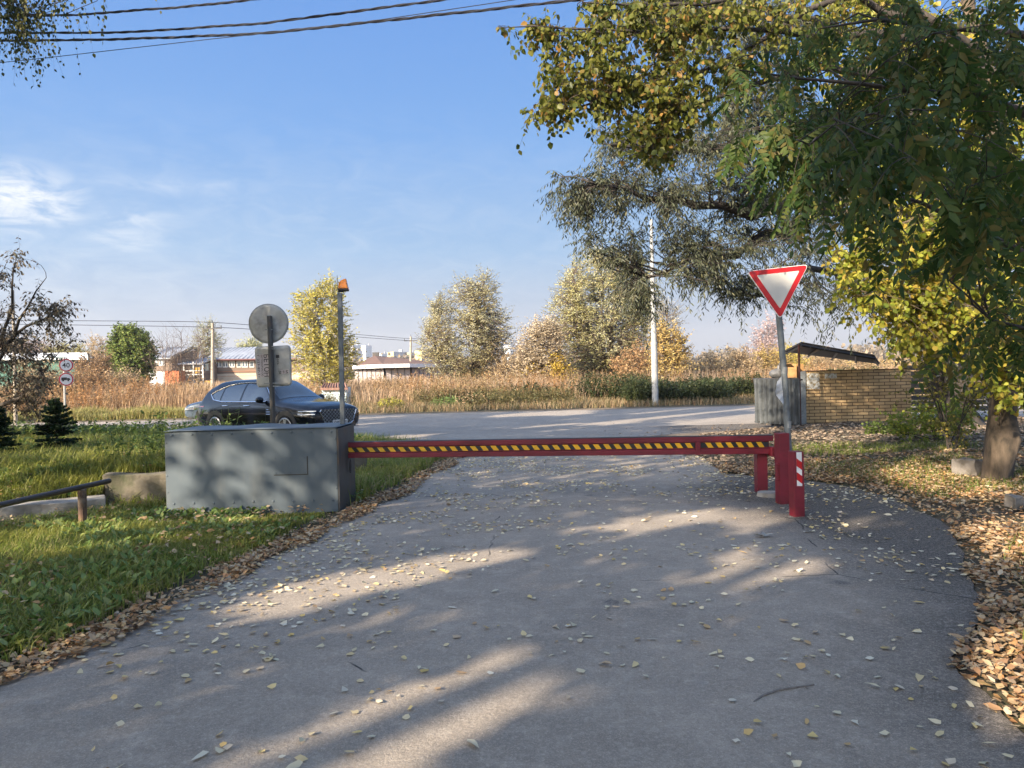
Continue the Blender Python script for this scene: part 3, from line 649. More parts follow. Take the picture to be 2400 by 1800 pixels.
# give way sign
gs = G(1856, 1177); d = gs[1]; top = P(1822, 700, d)
gw = thing('give_way_sign', (gs[0], d, 0), 'give way sign, white triangle with a red border, on a leaning grey tube', 'road sign')
b = MB(); b.tube([(gs[0], d, -.1), P(1840, 900, d), top], .0375, 14); b.out('pole', M_galvd, gw, smooth=False)
for f in b.F: pass
for v_ in (868, 995): q = P(1838 if v_ < 900 else 1847, v_, d); b = MB(); b.tube([q-np.array([0, 0, .04]), q+np.array([0, 0, .04])], .041, 14); b.out('tape_wrap', M_galv, gw)
tri = np.array([(1746, 637), (1891, 621), (1825, 749.5)], float)
def rtri(tri, r, n=5):
    out = []; c0 = tri.mean(0)
    for i_ in range(3):
        a, b_, c_ = tri[i_-1], tri[i_], tri[(i_+1) % 3]; e1 = unit(a-b_); e2 = unit(c_-b_); h = math.acos(e1@e2)/2; t_ = r/math.tan(h)
        p1 = b_+e1*t_; p2 = b_+e2*t_
        for k in range(n+1):
            s = k/n; out.append(p1*(1-s)**2+b_*2*s*(1-s)+p2*s*s)
    return [tuple(q) for q in out]
def shrink(tri, k): c0 = tri.mean(0); return c0+(tri-c0)*k
def plate(name, poly, y1, y2, m, parent): 
    b = MB(); b.prism(poly, lambda u, v: P(u, v, d)+np.array([0, y1, 0]), lambda u, v: P(u, v, d)+np.array([0, y2, 0])); return b.out(name, m, parent)
pn = plate('panel', rtri(tri, 7), -.060, -.045, M_white, gw)
plate('red_border', rtri(shrink(tri, .965), 6), -.064, -.0601, M_redb, pn)
plate('white_face', rtri(shrink(tri, .685), 2), -.068, -.0641, mat('sign_face', (.62, .60, .55), (.55, .53, .48), 2, .35), pn)
for v_ in (655, 705): q = P(1822, v_, d); b = MB(); b.box((q[0], d-.02, q[2]), (.10, .08, .03)); b.out('clamp', M_galv, gw)

# round sign and its notice board, seen from behind
ds = 11.7; gr = P(641, 1040, ds)
rs = thing('round_sign', (gr[0], ds, 0.1), 'round metal sign seen from behind above a torn notice board on a dark post', 'road sign')
b = MB(); pt = P(632, 741, ds); b.tube([(gr[0], ds, 0), P(638, 930, ds), pt], .040, 12); b.out('post', M_greyd, rs)
cc_ = P(629.4, 758.7, ds+.07); r_ = 46.3/FOC*ds; b = MB(); nr_, na = 7, 48; Vs = [tuple(cc_)]
for i_ in range(1, nr_+1):
    for k in range(na):
        a = k*2*math.pi/na; rr = r_*i_/nr_; dy = .006*math.sin(3*a+rr*9)+.012*(rr/r_)**2*math.sin(2*a+.6)
        Vs.append((cc_[0]+rr*math.cos(a), cc_[1]+dy, cc_[2]+rr*math.sin(a)*1.0))
Fs = [(0, 1+(k+1) % na, 1+k) for k in range(na)]+[(1+(i_-1)*na+k, 1+(i_-1)*na+(k+1) % na, 1+i_*na+(k+1) % na, 1+i_*na+k) for i_ in range(1, nr_) for k in range(na)]
dk = mesh('disc', Vs, Fs, M_sheet, rs, smooth=True); s_ = dk.modifiers.new('t', 'SOLIDIFY'); s_.thickness = .004
b = MB(); b.tube([(cc_[0]+r_*math.cos(a), cc_[1]+.012*math.sin(2*a+.6)+.006*math.sin(3*a+r_*9), cc_[2]+r_*math.sin(a)) for a in np.linspace(0, 2*math.pi, 49)], .006, 6); b.out('rim', M_galv, dk)
for (u_, v_, L_) in ((630, 740, .05), (631, 773, .12), (634, 813, .30), (634, 818, .20), (641, 898, .27), (641, 905, .22)):
    q = P(u_, v_, ds); b = MB(); b.box((q[0], ds-.025, q[2]), (L_, .012, .014)); b.box((q[0], ds+.03, q[2]), (.03, .075, .014)); b.out('bracket', M_galv, rs)
def onboard(s, t_, y=0):     # s,t 0..1 from top-left
    tl, tr_, br, bl = (594, 812.5), (679, 808.5), (682.5, 903.5), (600, 909)
    u_ = (tl[0]*(1-s)+tr_[0]*s)*(1-t_)+(bl[0]*(1-s)+br[0]*s)*t_; v_ = (tl[1]*(1-s)+tr_[1]*s)*(1-t_)+(bl[1]*(1-s)+br[1]*s)*t_
    return P(u_, v_, ds)+np.array([0, .05+y+.010*math.sin(s*7)*math.sin(t_*5), 0])
b = MB(); n_ = 14; Vs = []; 
for j in range(n_):
    for i_ in range(n_):
        s, t_ = i_/(n_-1), j/(n_-1); cr = .03
        s2 = s+(cr*(1-2*s) if j in (0, n_-1) else 0)*(i_ in (0, n_-1)); t2 = t_+(cr*(1-2*t_) if i_ in (0, n_-1) else 0)*(j in (0, n_-1)); Vs.append(onboard(s2, t2))
nb = mesh('notice_board', Vs, [(j*n_+i_, (j+1)*n_+i_, (j+1)*n_+i_+1, j*n_+i_+1) for j in range(n_-1) for i_ in range(n_-1)], M_sheet, rs, smooth=True)
s_ = nb.modifiers.new('t', 'SOLIDIFY'); s_.thickness = .004
M_ink = mat('ink', (.02, .018, .018), (.06, .055, .05), 30, .7)
M_stick = mat('pale_sticker', (.55, .47, .44), (.45, .39, .36), 20, .7)
def onb_grid(s0, s1, t0, t1, n=6, y=-.0035):
    Vq = [onboard(s0+(s1-s0)*i_/n, t0+(t1-t0)*j/n, y) for j in range(n+1) for i_ in range(n+1)]
    return Vq, [(j*(n+1)+i_, (j+1)*(n+1)+i_, (j+1)*(n+1)+i_+1, j*(n+1)+i_+1) for j in range(n) for i_ in range(n)]
Vq, Fq = onb_grid(.035, .40, .19, .755); Vq2, Fq2 = onb_grid(.70, .93, .60, .70)
mesh('sticker', Vq+Vq2, Fq+[tuple(i_+len(Vq) for i_ in f) for f in Fq2], M_stick, nb)
def text_geo(txt, ax=1.0):
    cu = bpy.data.curves.new('t', 'FONT'); cu.body = txt; cu.size = 1; cu.offset = 0.012; cu.resolution_u = 2
    ob = bpy.data.objects.new('t', cu); col.objects.link(ob); dg = bpy.context.evaluated_depsgraph_get(); dg.update()
    me = ob.evaluated_get(dg).to_mesh(); V = np.array([v.co[:] for v in me.vertices]); F = [tuple(p.vertices) for p in me.polygons]
    ob.evaluated_get(dg).to_mesh_clear(); bpy.data.objects.remove(ob); bpy.data.curves.remove(cu)
    V -= [V[:, 0].min(), V[:, 1].min(), 0]; V[:, 0] /= V[:, 0].max(); V[:, 1] /= V[:, 1].max(); return V, F
for txt, s0, s1, t0, t1 in (('БЕТОН', .23, .385, .20, .745), ('БЕТОНОНАСОС', .155, .205, .205, .735), ('Г 223-87-11', .055, .115, .205, .745),
                            ('-553-', .60, .66, .31, .47), ('.50', .64, .71, .61, .70), ('ВА', .755, .80, .62, .69), ('И', .84, .905, .62, .69)):
    V, F = text_geo(txt)
    mesh('lettering', [onboard(s0+(s1-s0)*y, t0+(t1-t0)*x, -.006) for x, y, z in V], F, M_ink, nb)     # letters run downwards, tops to the right
Vq, Fq = onb_grid(.585, .68, .225, .30, 3, -.006); mesh('ink_patch', Vq, Fq, M_ink, nb)

# ------------------------------------------------------------------ concrete pieces and handrail on the left
def rough_block(name, c, d_, rz, m, label, cat, seed=0, amp=.02, cuts=5, org=None):
    x, y, z = [k/2 for k in d_]; n = cuts; V = []; F = []; idx = {}
    def vid(p):
        k = tuple(np.round(p, 5))
        if k not in idx: idx[k] = len(V); V.append(p)
        return idx[k]
    for ax_ in range(3):
        for sgn in (-1, 1):
            for i_ in range(n):
                for j in range(n):
                    q = []
                    for (a, b_) in ((i_, j), (i_+1, j), (i_+1, j+1), (i_, j+1)):
                        p = [0, 0, 0]; p[ax_] = sgn; p[(ax_+1) % 3] = -1+2*a/n; p[(ax_+2) % 3] = -1+2*b_/n; q.append(vid(tuple(p)))
                    F.append(tuple(q) if sgn > 0 else tuple(q[::-1]))
    V = np.array(V)*[x, y, z]; V = V+(np.stack([noise3(V*3+c, 2.5, seed+k) for k in range(3)], 1)-.5)*amp*2
    ca_, sa_ = math.cos(rz), math.sin(rz); V = np.c_[V[:, 0]*ca_-V[:, 1]*sa_, V[:, 0]*sa_+V[:, 1]*ca_, V[:, 2]]+c
    ob = mesh(name, V, F, m, org=(c[0], c[1], c[2]-z)); bv = ob.modifiers.new('b', 'BEVEL'); bv.width = .008; bv.limit_method = 'ANGLE'
    return tag(ob, label, cat)
rough_block('retaining_wall', ((xl-5.32)/2, 10.02, .12), (xl-.01+5.32, .2, .68), R_(0), M_conc, 'mossy upright concrete retaining wall running into the left side of the grey box', 'wall', 1, .022, 9)
rough_block('fallen_slab', (-6.35, 8.98, .11), (2.75, .42, .22), R_(29), M_concl, 'long low concrete slab lying flat in the grass behind the rusty rail post', 'slab', 3, .018, 9)
rough_block('kerb_slab', (-7.6, 12.5, .40), (1.35, .3, .28), R_(4), M_conc, 'short concrete slab half buried in the bank in front of the little spruce', 'slab', 5, .02, 6)
gq = G(838, 1122); rough_block('concrete_stub', (gq[0], gq[1]+.13, .26), (.25, .25, .58), R_(12), M_conc, 'weathered concrete stub in the grass right behind the grey box', 'concrete post', 7, .02, 5)
gq = G(2295, 1118, .1); rough_block('broken_block', (gq[0], gq[1]+.15, .20), (.34, .3, .26), R_(20), M_concg, 'broken pale concrete block beside the gnarled trunk', 'rock', 9, .05, 5)
gq = G(2392, 1190, .1); rough_block('small_rock', (gq[0], gq[1]+.1, .14), (.16, .14, .12), R_(20), M_concg, 'small grey stone among the leaves at the right edge', 'rock', 10, .04, 4)
M_rust = mat('rusty_pipe', (.16, .09, .055), (.05, .035, .03), 9, .8, bump=.4, c3=(.4, .36, .3), s3=7, k3=.6)
hp = G(194, 1249); a0 = P(-60, 1197, 7.05); a1 = P(256, 1127, 9.05); f_ = (192+60)*a0[1]/((256-192)*a1[1]+(192+60)*a0[1]); rz_ = (a0*(1-f_)+a1*f_)
hp = rz_; hr = thing('handrail', (hp[0], rz_[1], 0), 'low black pipe handrail on a rusty post in the grass at left', 'handrail')
b = MB(); b.tube([(hp[0], rz_[1], -.1), (hp[0], rz_[1], rz_[2]-.02)], .045, 12); b.out('post', M_rust, hr)
b = MB(); b.tube([a0-(a1-a0)*.5, rz_, a1], .030, 10); b.out('rail', mat('black_pipe', (.03, .024, .022), (.06, .04, .03), 8, .5), hr)
# stick and crumpled leaf on the asphalt
s0 = G(1767, 1647); s1 = G(1908, 1608); mid = (s0+s1)/2+np.array([-.02, .03, 0]); b = MB()
b.tube([s0+[0, 0, .006], s0*.6+mid*.4+[0, .012, .010], mid+[0, .0, .010], s1+[0, 0, .008]], [.0035, .005, .005, .0035], 6); q = mid*.3+s1*.7; b.tube([q+[0, 0, .008], q+[.012, -.03, .008]], .002, 5)
tag(b.out('stick', mat('dry_twig', (.20, .18, .16), (.12, .1, .09), 30, .8), org=tuple(mid)), 'thin grey stick lying on the open asphalt at lower right', 'stick')
q = G(1790, 1260); nlf = 5; ax_ = np.array([[1, .3, .25], [-1, .2, .15], [.4, 1, .2], [.9, -.4, .35], [-.6, -.5, .3]]); 
o = leaves('crumpled_leaf', np.repeat((q+[0, 0, .012])[None], nlf, 0), ax_, rand_unit(nlf)*.4+[0, 0, 1], .10, .055, leafmat('grey_leaf', [(.28, .28, .25), (.36, .34, .3)], .1), org=tuple(q))
tag(o, 'large crumpled grey dead leaf on the asphalt below the red posts', 'leaf')
# ------------------------------------------------------------------ cars
def paint(name, c, rough=.25, coat=1, metal=.2):
    return mat(name, c, tuple(x*.85 for x in c), 2, rough, metal=metal, coat=coat, c3=tuple(x*1.6+.004 for x in c), s3=6, k3=.25)
M_navy = paint('dark_navy_paint', (.002, .003, .008), .12, .15, 0); M_blueg = paint('blue_grey_paint', (.10, .14, .18), .3)
m, t, b_ = newmat('car_glass'); b_.inputs['Base Color'].default_value = (.008, .014, .020, 1); b_.inputs['Roughness'].default_value = .02; b_.inputs['Coat Weight'].default_value = 1; b_.inputs['Specular IOR Level'].default_value = 1.0
M_glass = m
M_tyre = mat('tyre_rubber', (.008, .008, .008), (.012, .012, .012), 9, .9, spec=.2); M_chrome = mat('chrome', (.75, .76, .78), (.7, .7, .72), 3, .15, metal=1)
M_rim = mat('alloy', (.50, .51, .53), (.45, .46, .47), 5, .3, metal=.8)
m, t, b_ = newmat('lamp_lens'); b_.inputs['Base Color'].default_value = (.8, .83, .86, 1); b_.inputs['Roughness'].default_value = .08; M_lens = m
M_tail = mat('tail_lens', (.35, .02, .02), (.3, .015, .015), 3, .15, coat=1)
def chaikin(p, it=2):
    p = np.array(p, float)
    for _ in range(it):
        q = np.empty((2*len(p), p.shape[1])); q[0::2] = p; q[1::2] = p
        a = p[:-1]*.75+p[1:]*.25; c = p[:-1]*.25+p[1:]*.75; p = np.concatenate([p[:1], np.stack([a, c], 1).reshape(-1, p.shape[1]), p[-1:]])
    return p
class Car:
    def __init__(s, st, nx=120):
        st = np.array(st, float); x = st[:, 0]; s.xs = x[0]+(x[-1]-x[0])*(1-np.cos(np.linspace(0, math.pi, nx)))/2
        cols = [np.interp(s.xs, x, st[:, k]) for k in range(1, st.shape[1])]
        for c in cols:
            for _ in range(3): c[2:-2] = (c[1:-3]+2*c[2:-2]+c[3:-1])/4
        zb, w1, w2, zm, w3, zs, w4, zt, zc = cols; s.sec = []
        for i_ in range(nx):
            h = [(0, zb[i_]), (w1[i_], zb[i_]), (w2[i_], zm[i_]-.14), (w2[i_], zm[i_]+.05), (w3[i_], zs[i_]), (w4[i_], zt[i_]), (w4[i_]*.45, zc[i_]), (0, zc[i_])]
            s.sec.append(chaikin(h, 2))
        s.sec = np.array(s.sec); s.zm = zm; s.w4 = w4
    def body(s, name, m, parent):
        nx_, k, _ = s.sec.shape; ring = 2*k-2; V = []
        for i_ in range(nx_):
            a = s.sec[i_]; x = s.xs[i_]
            V += [(x, -p[0], p[1]) for p in a]+[(x, p[0], p[1]) for p in a[-2:0:-1]]
        F = [(i_*ring+j, i_*ring+(j+1) % ring, (i_+1)*ring+(j+1) % ring, (i_+1)*ring+j) for i_ in range(nx_-1) for j in range(ring)]
        F += [tuple(range(ring))[::-1], tuple((nx_-1)*ring+j for j in range(ring))]
        o = mesh(name, V, [f[::-1] for f in F], m, parent, smooth=True); return o
    def section(s, x):
        i_ = np.clip(np.searchsorted(s.xs, x)-1, 0, len(s.xs)-2); f = (x-s.xs[i_])/(s.xs[i_+1]-s.xs[i_]); return s.sec[i_]*(1-f)+s.sec[i_+1]*f
    def y(s, x, z):
        a = s.section(x); i0 = a[:, 0].argmax(); a = a[i0:]; return float(np.interp(z, a[:, 1], a[:, 0]))
    def z(s, x, y):
        a = s.section(x); i0 = a[:, 0].argmax(); a = a[i0:][::-1]; return float(np.interp(abs(y), a[:, 0], a[:, 1]))
    def side_patch(s, poly, sd, off, nx_=16, nz=8):
        """grid filling of an (x,z) outline on the body side"""
        P_ = np.array(poly, float); V = []; F = []; z0, z1 = P_[:, 1].min()+1e-4, P_[:, 1].max()-1e-4
        for j in range(nz+1):
            z = z0+(z1-z0)*j/nz; xs = []
            for a, c in zip(P_, np.roll(P_, -1, 0)):
                if (a[1] > z) != (c[1] > z): xs.append(a[0]+(z-a[1])*(c[0]-a[0])/(c[1]-a[1]))
            x0, x1 = min(xs), max(xs)
            for i_ in range(nx_+1): x = x0+(x1-x0)*i_/nx_; V.append((x, sd*(s.y(x, z)+off), z))
        for j in range(nz):
            for i_ in range(nx_): q = (j*(nx_+1)+i_, j*(nx_+1)+i_+1, (j+1)*(nx_+1)+i_+1, (j+1)*(nx_+1)+i_); F.append(q if sd < 0 else q[::-1])
        return V, F
    def top_patch(s, x0, x1, yf0, yf1, off=.005, n=14):
        V = []; F = []
        for j in range(n+1):
            x = x0+(x1-x0)*j/n; h = yf0+(yf1-yf0)*j/n
            for i_ in range(n+1): y = -h+2*h*i_/n; V.append((x, y, s.z(x, y)+off))
        for j in range(n):
            for i_ in range(n): F.append((j*(n+1)+i_, (j+1)*(n+1)+i_, (j+1)*(n+1)+i_+1, j*(n+1)+i_+1))
        return V, F
def wheel(root, x, y, r, sd):
    g = MB(); prof = [(r*.70, 0), (r*.93, .01), (r, .04), (r, .2), (r*.93, .23), (r*.7, .235)]; n = 28; V = []; F = []
    for k in range(n):
        a = 2*math.pi*k/n
        for (rr, yy) in prof: V.append((x+rr*math.cos(a), y-sd*yy, r+rr*math.sin(a)))
    m_ = len(prof); F = [(k*m_+j, k*m_+j+1, ((k+1) % n)*m_+j+1, ((k+1) % n)*m_+j) for k in range(n) for j in range(m_-1)]
    w = mesh('wheel', V, F, M_tyre, root, smooth=True)
    b = MB(); th = np.linspace(0, 2*math.pi, 29); b.tube([(x+r*.68*math.cos(a), y-sd*.004, r+r*.68*math.sin(a)) for a in th], .018, 6, False)
    for k in range(5):
        for da in (-.16, .16):
            a = 2*math.pi*k/5+.3; c_, s_ = math.cos(a), math.sin(a); p0 = (x+.03*c_, y-sd*.02, r+.03*s_); p1 = (x+r*.67*math.cos(a+da), y-sd*.005, r+r*.67*math.sin(a+da)); b.tube([p0, p1], [.03, .020], 5)
    b.tube([(x, y-sd*.03, r), (x, y-sd*.0, r)], [.05, .045], 10); b.out('rim', M_rim, w)
    b = MB(); b.tube([(x, y-sd*.10, r), (x, y-sd*.06, r)], [r*.68, r*.68], 20); b.out('brake_disc', M_black, w)
def fit_car(car, root, wx, wy, r, winpolys, trim, ws, rw, pm, hood_z, L, lamps, wr=.44):
    body = car.body('body', pm, root)
    for sd in (-1, 1):
        for k, pl in enumerate(winpolys):
            V, F = car.side_patch(pl, sd, .006); mesh('window', V, F, M_glass, root, smooth=True)
        b = MB(); tr = chaikin(np.array(trim+[trim[0]]), 1); b.tube([(x, sd*(car.y(x, z)+.012), z) for x, z in tr], .017, 5, False); b.out('window_trim', M_chrome, root)
        for x in wx:
            b = MB(); yy = max(car.y(x, .6), wy); b.tube([(x, sd*(yy-.16), r+.02), (x, sd*(yy+.004), r+.02)], [wr, wr], 26)
            V = [v for v in b.V]; b.out('wheel_arch', M_black, root); wheel(root, x, sd*(yy+.012), r, sd)
        b = MB(); b.sphere((lamps['mx'], sd*(wy+.13), lamps['mz']), .12, 12, 8, (.75, 1.0, .75)); b.box((lamps['mx']+.03, sd*(wy-.0), lamps['mz']-.07), (.1, .16, .05)); b.out('side_mirror', pm, root, smooth=True)
        for hx in lamps['hx']:
            b = MB(); y_ = car.y(hx, lamps['hz']); b.tube([(hx-.11, sd*(y_+.003), lamps['hz']), (hx-.09, sd*(y_+.03), lamps['hz']), (hx+.09, sd*(y_+.03), lamps['hz']+.004), (hx+.11, sd*(y_+.003), lamps['hz'])], .014, 6); b.out('door_handle', M_chrome, root)
        b = MB(); xs_ = np.linspace(L-.50, L-.045, 12)
        for z in lamps['fz']: b.tube([(x, sd*(car.y(x, z)+.012), z) for x in xs_], .010, 5)
        V, F = car.side_patch([(L-.50, lamps['fz'][0]-.03), (L-.04, lamps['fz'][0]-.03), (L-.04, lamps['fz'][-1]+.03), (L-.55, lamps['fz'][-1]+.03)], sd, .005, 12, 3)
        h = mesh('headlight', V, F, M_glass, root, smooth=True); b.out('light_bar', M_lens, h)
        V, F = car.side_patch([(.02, lamps['tz']-.04), (.42, lamps['tz']-.01), (.42, lamps['tz']+.05), (.02, lamps['tz']+.07)], sd, .008, 8, 3); mesh('tail_light', V, F, M_tail, root)
        # door seams
        b = MB()
        for x in lamps['dx']: b.tube([(x, sd*(car.y(x, z)+.0015), z) for z in np.linspace(.36, lamps['hz']+.10, 7)], .004, 4)
        b.tube([(x, sd*(car.y(x, .32)+.02), .33) for x in np.linspace(wx[0]+.5, wx[1]-.5, 8)], .03, 6); b.out('sill_trim', M_black, root)
    V, F = car.top_patch(*ws); mesh('windscreen', V, F, M_glass, root, smooth=True)
    V, F = car.top_patch(*rw); mesh('rear_window', V, F, M_glass, root, smooth=True)
    return body
suv_st = [(0, .46, .62, .80, .72, .76, .94, .62, 1.00, 1.02), (.07, .36, .80, .90, .73, .86, 1.00, .70, 1.12, 1.16), (.28, .30, .86, .955, .75, .90, 1.05, .66, 1.43, 1.49),
          (.70, .28, .88, .985, .76, .92, 1.07, .61, 1.60, 1.665), (1.1, .27, .9, .99, .76, .92, 1.075, .60, 1.63, 1.70), (1.8, .25, .9, .985, .76, .925, 1.07, .61, 1.64, 1.71),
          (2.4, .25, .9, .985, .76, .925, 1.06, .61, 1.64, 1.715), (2.78, .25, .9, .985, .76, .925, 1.055, .60, 1.60, 1.68), (3.1, .25, .9, .985, .76, .925, 1.05, .64, 1.43, 1.49),
          (3.42, .25, .9, .985, .76, .925, 1.04, .74, 1.19, 1.22), (3.56, .25, .9, .985, .76, .92, 1.03, .76, 1.10, 1.14), (3.95, .26, .9, .985, .75, .91, 1.00, .70, 1.06, 1.09),
          (4.5, .26, .86, .965, .72, .88, .93, .64, 1.01, 1.04), (4.78, .28, .78, .90, .70, .82, .87, .58, .95, .98), (4.90, .31, .68, .82, .66, .76, .84, .54, .91, .935), (4.945, .36, .58, .68, .62, .62, .77, .40, .84, .86)]
suv = Car(suv_st)
h_ = np.array([.837, -.546]); rgt = np.array([-.546, -.837]); rearw = np.array([-8.52, 22.0]); og = rearw-rgt*.97-h_*1.0
SUVR = local(thing('parked_suv', (og[0], og[1], 0.008), 'glossy black and navy SUV waiting at the junction behind the grey box', 'car', rz=math.atan2(h_[1], h_[0])))
q_ = [(.62, 1.20), (.98, 1.10), (1.16, 1.10), (1.16, 1.55), (.80, 1.42)]
fit_car(suv, SUVR, (1.0, 3.955), .975, .378,
        [[(.66, 1.27), (.96, 1.10), (1.10, 1.10), (1.10, 1.485), (.85, 1.38)], [(1.16, 1.10), (2.0, 1.10), (2.0, 1.585), (1.6, 1.57), (1.16, 1.50)], [(2.07, 1.10), (3.28, 1.10), (2.80, 1.48), (2.6, 1.57), (2.07, 1.588)]],
        [(.60, 1.29), (.90, 1.08), (2.2, 1.075), (3.36, 1.075), (2.84, 1.50), (2.62, 1.60), (1.9, 1.61), (1.3, 1.555), (.85, 1.41)],
        (2.84, 3.50, .58, .74), (.12, .64, .64, .55), M_navy, 1.1, 4.945, dict(mx=3.10, mz=1.13, hx=(1.42, 2.36), hz=.965, fz=(.735, .815), tz=.93, dx=(1.30, 2.06, 3.18)))
# grille with diamond lattice, plate, fender bars
shield = [(-.62, .845), (.62, .845), (.66, .80), (.52, .50), (.30, .405), (-.30, .405), (-.52, .50), (-.66, .80)]
fx = lambda y, z=0.: 4.985-.035*(abs(y)/.6)**2-.02*abs(z-.62)
b = MB(); n_ = 16; V = []; F = []
zs_ = np.linspace(.407, .843, 7)
for z in zs_:
    xs_ = []
    for a, c in zip(shield, shield[1:]+shield[:1]):
        if (a[1] > z) != (c[1] > z): xs_.append(a[0]+(z-a[1])*(c[0]-a[0])/(c[1]-a[1]))
    for i_ in range(n_+1): y = min(xs_)+(max(xs_)-min(xs_))*i_/n_; V.append((fx(y, z)-.008, y, z))
for j in range(6):
    for i_ in range(n_): F.append((j*(n_+1)+i_, j*(n_+1)+i_+1, (j+1)*(n_+1)+i_+1, (j+1)*(n_+1)+i_))
gr_ = mesh('grille', V, F, M_black, SUVR)
b = MB()
for sg in (-1, 1):
    for c in np.arange(-1.3, 1.31, .115):
        seg = []
        for z in np.linspace(.41, .84, 24):
            y = c+sg*(z-.62)*1.15
            if inpoly(shield, np.array(y), np.array(z)): seg.append((fx(y, z)+.002, y, z))
            else:
                if len(seg) > 1: b.tube([seg[0], seg[len(seg)//2], seg[-1]], .006, 4)
                seg = []
        if len(seg) > 1: b.tube([seg[0], seg[len(seg)//2], seg[-1]], .006, 4)
b.out('lattice', M_galv, gr_)
b = MB(); b.tube([(fx(y, z)+.004, y, z) for y, z in shield[2:]+shield[:1]]+[], .013, 6); b.out('grille_frame', M_chrome, gr_)
b = MB(); b.box((4.998, 0, .50), (.012, .53, .118)); pl_ = b.out('number_plate', mat('plate_white', (.68, .68, .66), (.6, .6, .58), 20, .4), SUVR)
V, F = text_geo('У944НН190'); mesh('plate_text', [(5.0055, -.245+x*.48, .462+y*.078) for x, y, z in V], F, M_ink, pl_)
for sd in (-1, 1):
    for z in (.86, .80, .74): b = MB(); b.tube([(3.22, sd*(suv.y(3.22, z)+.008), z), (3.42, sd*(suv.y(3.42, z)+.008), z)], .009, 5); b.out('fender_bar', M_chrome, SUVR)
M_silv = mat('silver_trim', (.45, .46, .47), (.4, .4, .42), 3, .3, metal=.6)
for sd in (-1, 1): b = MB(); b.box((4.86, sd*.60, .40), (.10, .30, .05), rz=-sd*.25); b.box((4.80, sd*.70, .34), (.1, .25, .03), rz=-sd*.3); b.out('bumper_trim', M_silv, SUVR)
# parked saloon behind it
sed_st = [(0, .40, .60, .74, .68, .70, .86, .55, .90, .92), (.15, .28, .76, .86, .70, .82, .90, .66, .97, .99), (.75, .24, .80, .89, .70, .85, .93, .66, 1.01, 1.04), (1.25, .22, .8, .89, .70, .86, .94, .58, 1.28, 1.33),
          (1.7, .22, .8, .89, .7, .86, .93, .56, 1.37, 1.43), (2.4, .22, .8, .89, .7, .86, .92, .56, 1.38, 1.45), (2.8, .22, .8, .89, .7, .86, .92, .57, 1.28, 1.33), (3.35, .22, .8, .89, .7, .86, .91, .68, .98, 1.01),
          (3.9, .22, .8, .88, .68, .84, .86, .64, .91, .94), (4.3, .25, .72, .82, .64, .76, .78, .55, .83, .86), (4.45, .32, .6, .68, .58, .62, .70, .42, .74, .76)]
sed = Car(sed_st, 80)
qs = P(443, 950, 30.5)
SED = local(thing('parked_saloon', (qs[0]+4.42, 30.6, 0.008), 'blue grey saloon car half hidden behind the tail of the black SUV', 'car', rz=R_(176)))
fit_car(sed, SED, (.95, 3.55), .875, .31, [[(1.1, .99), (2.0, .97), (2.0, 1.33), (1.6, 1.32)], [(2.07, .97), (3.15, .96), (2.75, 1.22), (2.5, 1.32), (2.07, 1.335)]],
        [(1.0, .97), (3.25, .94), (2.78, 1.24), (2.5, 1.345), (1.6, 1.345)], (2.75, 3.3, .56, .66), (.8, 1.3, .62, .55), M_blueg, 1, 4.45,
        dict(mx=2.95, mz=1.0, hx=(1.5, 2.45), hz=.84, fz=(.62, .67), tz=.80, dx=(1.15, 2.03, 3.05)), wr=.37)

# ------------------------------------------------------------------ brick enclosure with canopy
M_brickw = None
m, t, b_ = newmat('yellow_brick'); L = t.links.new; M_brick = m
tcn = N(t, 'ShaderNodeTexCoord'); sx = N(t, 'ShaderNodeSeparateXYZ'); cb = N(t, 'ShaderNodeCombineXYZ'); L(tcn.outputs['Object'], sx.inputs[0])
ad = N(t, 'ShaderNodeMath', operation='ADD'); L(sx.outputs['X'], ad.inputs[0]); L(sx.outputs['Y'], ad.inputs[1]); L(ad.outputs[0], cb.inputs[0]); L(sx.outputs['Z'], cb.inputs[1])
br = N(t, 'ShaderNodeTexBrick'); br.inputs['Scale'].default_value = 1; br.inputs['Brick Width'].default_value = .305; br.inputs['Row Height'].default_value = .092
br.inputs['Mortar Size'].default_value = .009; br.inputs['Mortar Smooth'].default_value = .15; br.inputs['Bias'].default_value = -.2
br.inputs['Color1'].default_value = (.68, .47, .24, 1); br.inputs['Color2'].default_value = (.50, .33, .16, 1); br.inputs['Mortar'].default_value = (.07, .045, .03, 1)
L(cb.outputs[0], br.inputs['Vector']); no = N(t, 'ShaderNodeTexNoise'); no.inputs['Scale'].default_value = 3; no.inputs['Detail'].default_value = 8; L(tcn.outputs['Object'], no.inputs['Vector'])
mx = N(t, 'ShaderNodeMix', data_type='RGBA', blend_type='MULTIPLY'); mx.inputs['Factor'].default_value = .55; L(br.outputs['Color'], mx.inputs['A'])
cr = N(t, 'ShaderNodeValToRGB'); cr.color_ramp.elements[0].position = .3; cr.color_ramp.elements[0].color = (.5, .5, .5, 1); cr.color_ramp.elements[1].position = .65; L(no.outputs['Fac'], cr.inputs[0]); L(cr.outputs[0], mx.inputs['B'])
L(mx.outputs['Result'], b_.inputs['Base Color']); b_.inputs['Roughness'].default_value = .85
bpn = N(t, 'ShaderNodeBump'); bpn.inputs['Strength'].default_value = .8; bpn.inputs['Distance'].default_value = .015; bpn.invert = True; L(br.outputs['Fac'], bpn.inputs['Height']); L(bpn.outputs[0], b_.inputs['Normal'])
dB = 21.6; bx0, bx1 = P(1888, 940, dB)[0], P(2136, 940, dB)[0]; bz = P(2010, 868, dB)[2]
enc = thing('bin_enclosure', ((bx0+bx1)/2, dB+1.2, 0), 'waste bin enclosure with a yellow brick side wall, corrugated steel door and dark sloping canopy', 'bin enclosure')
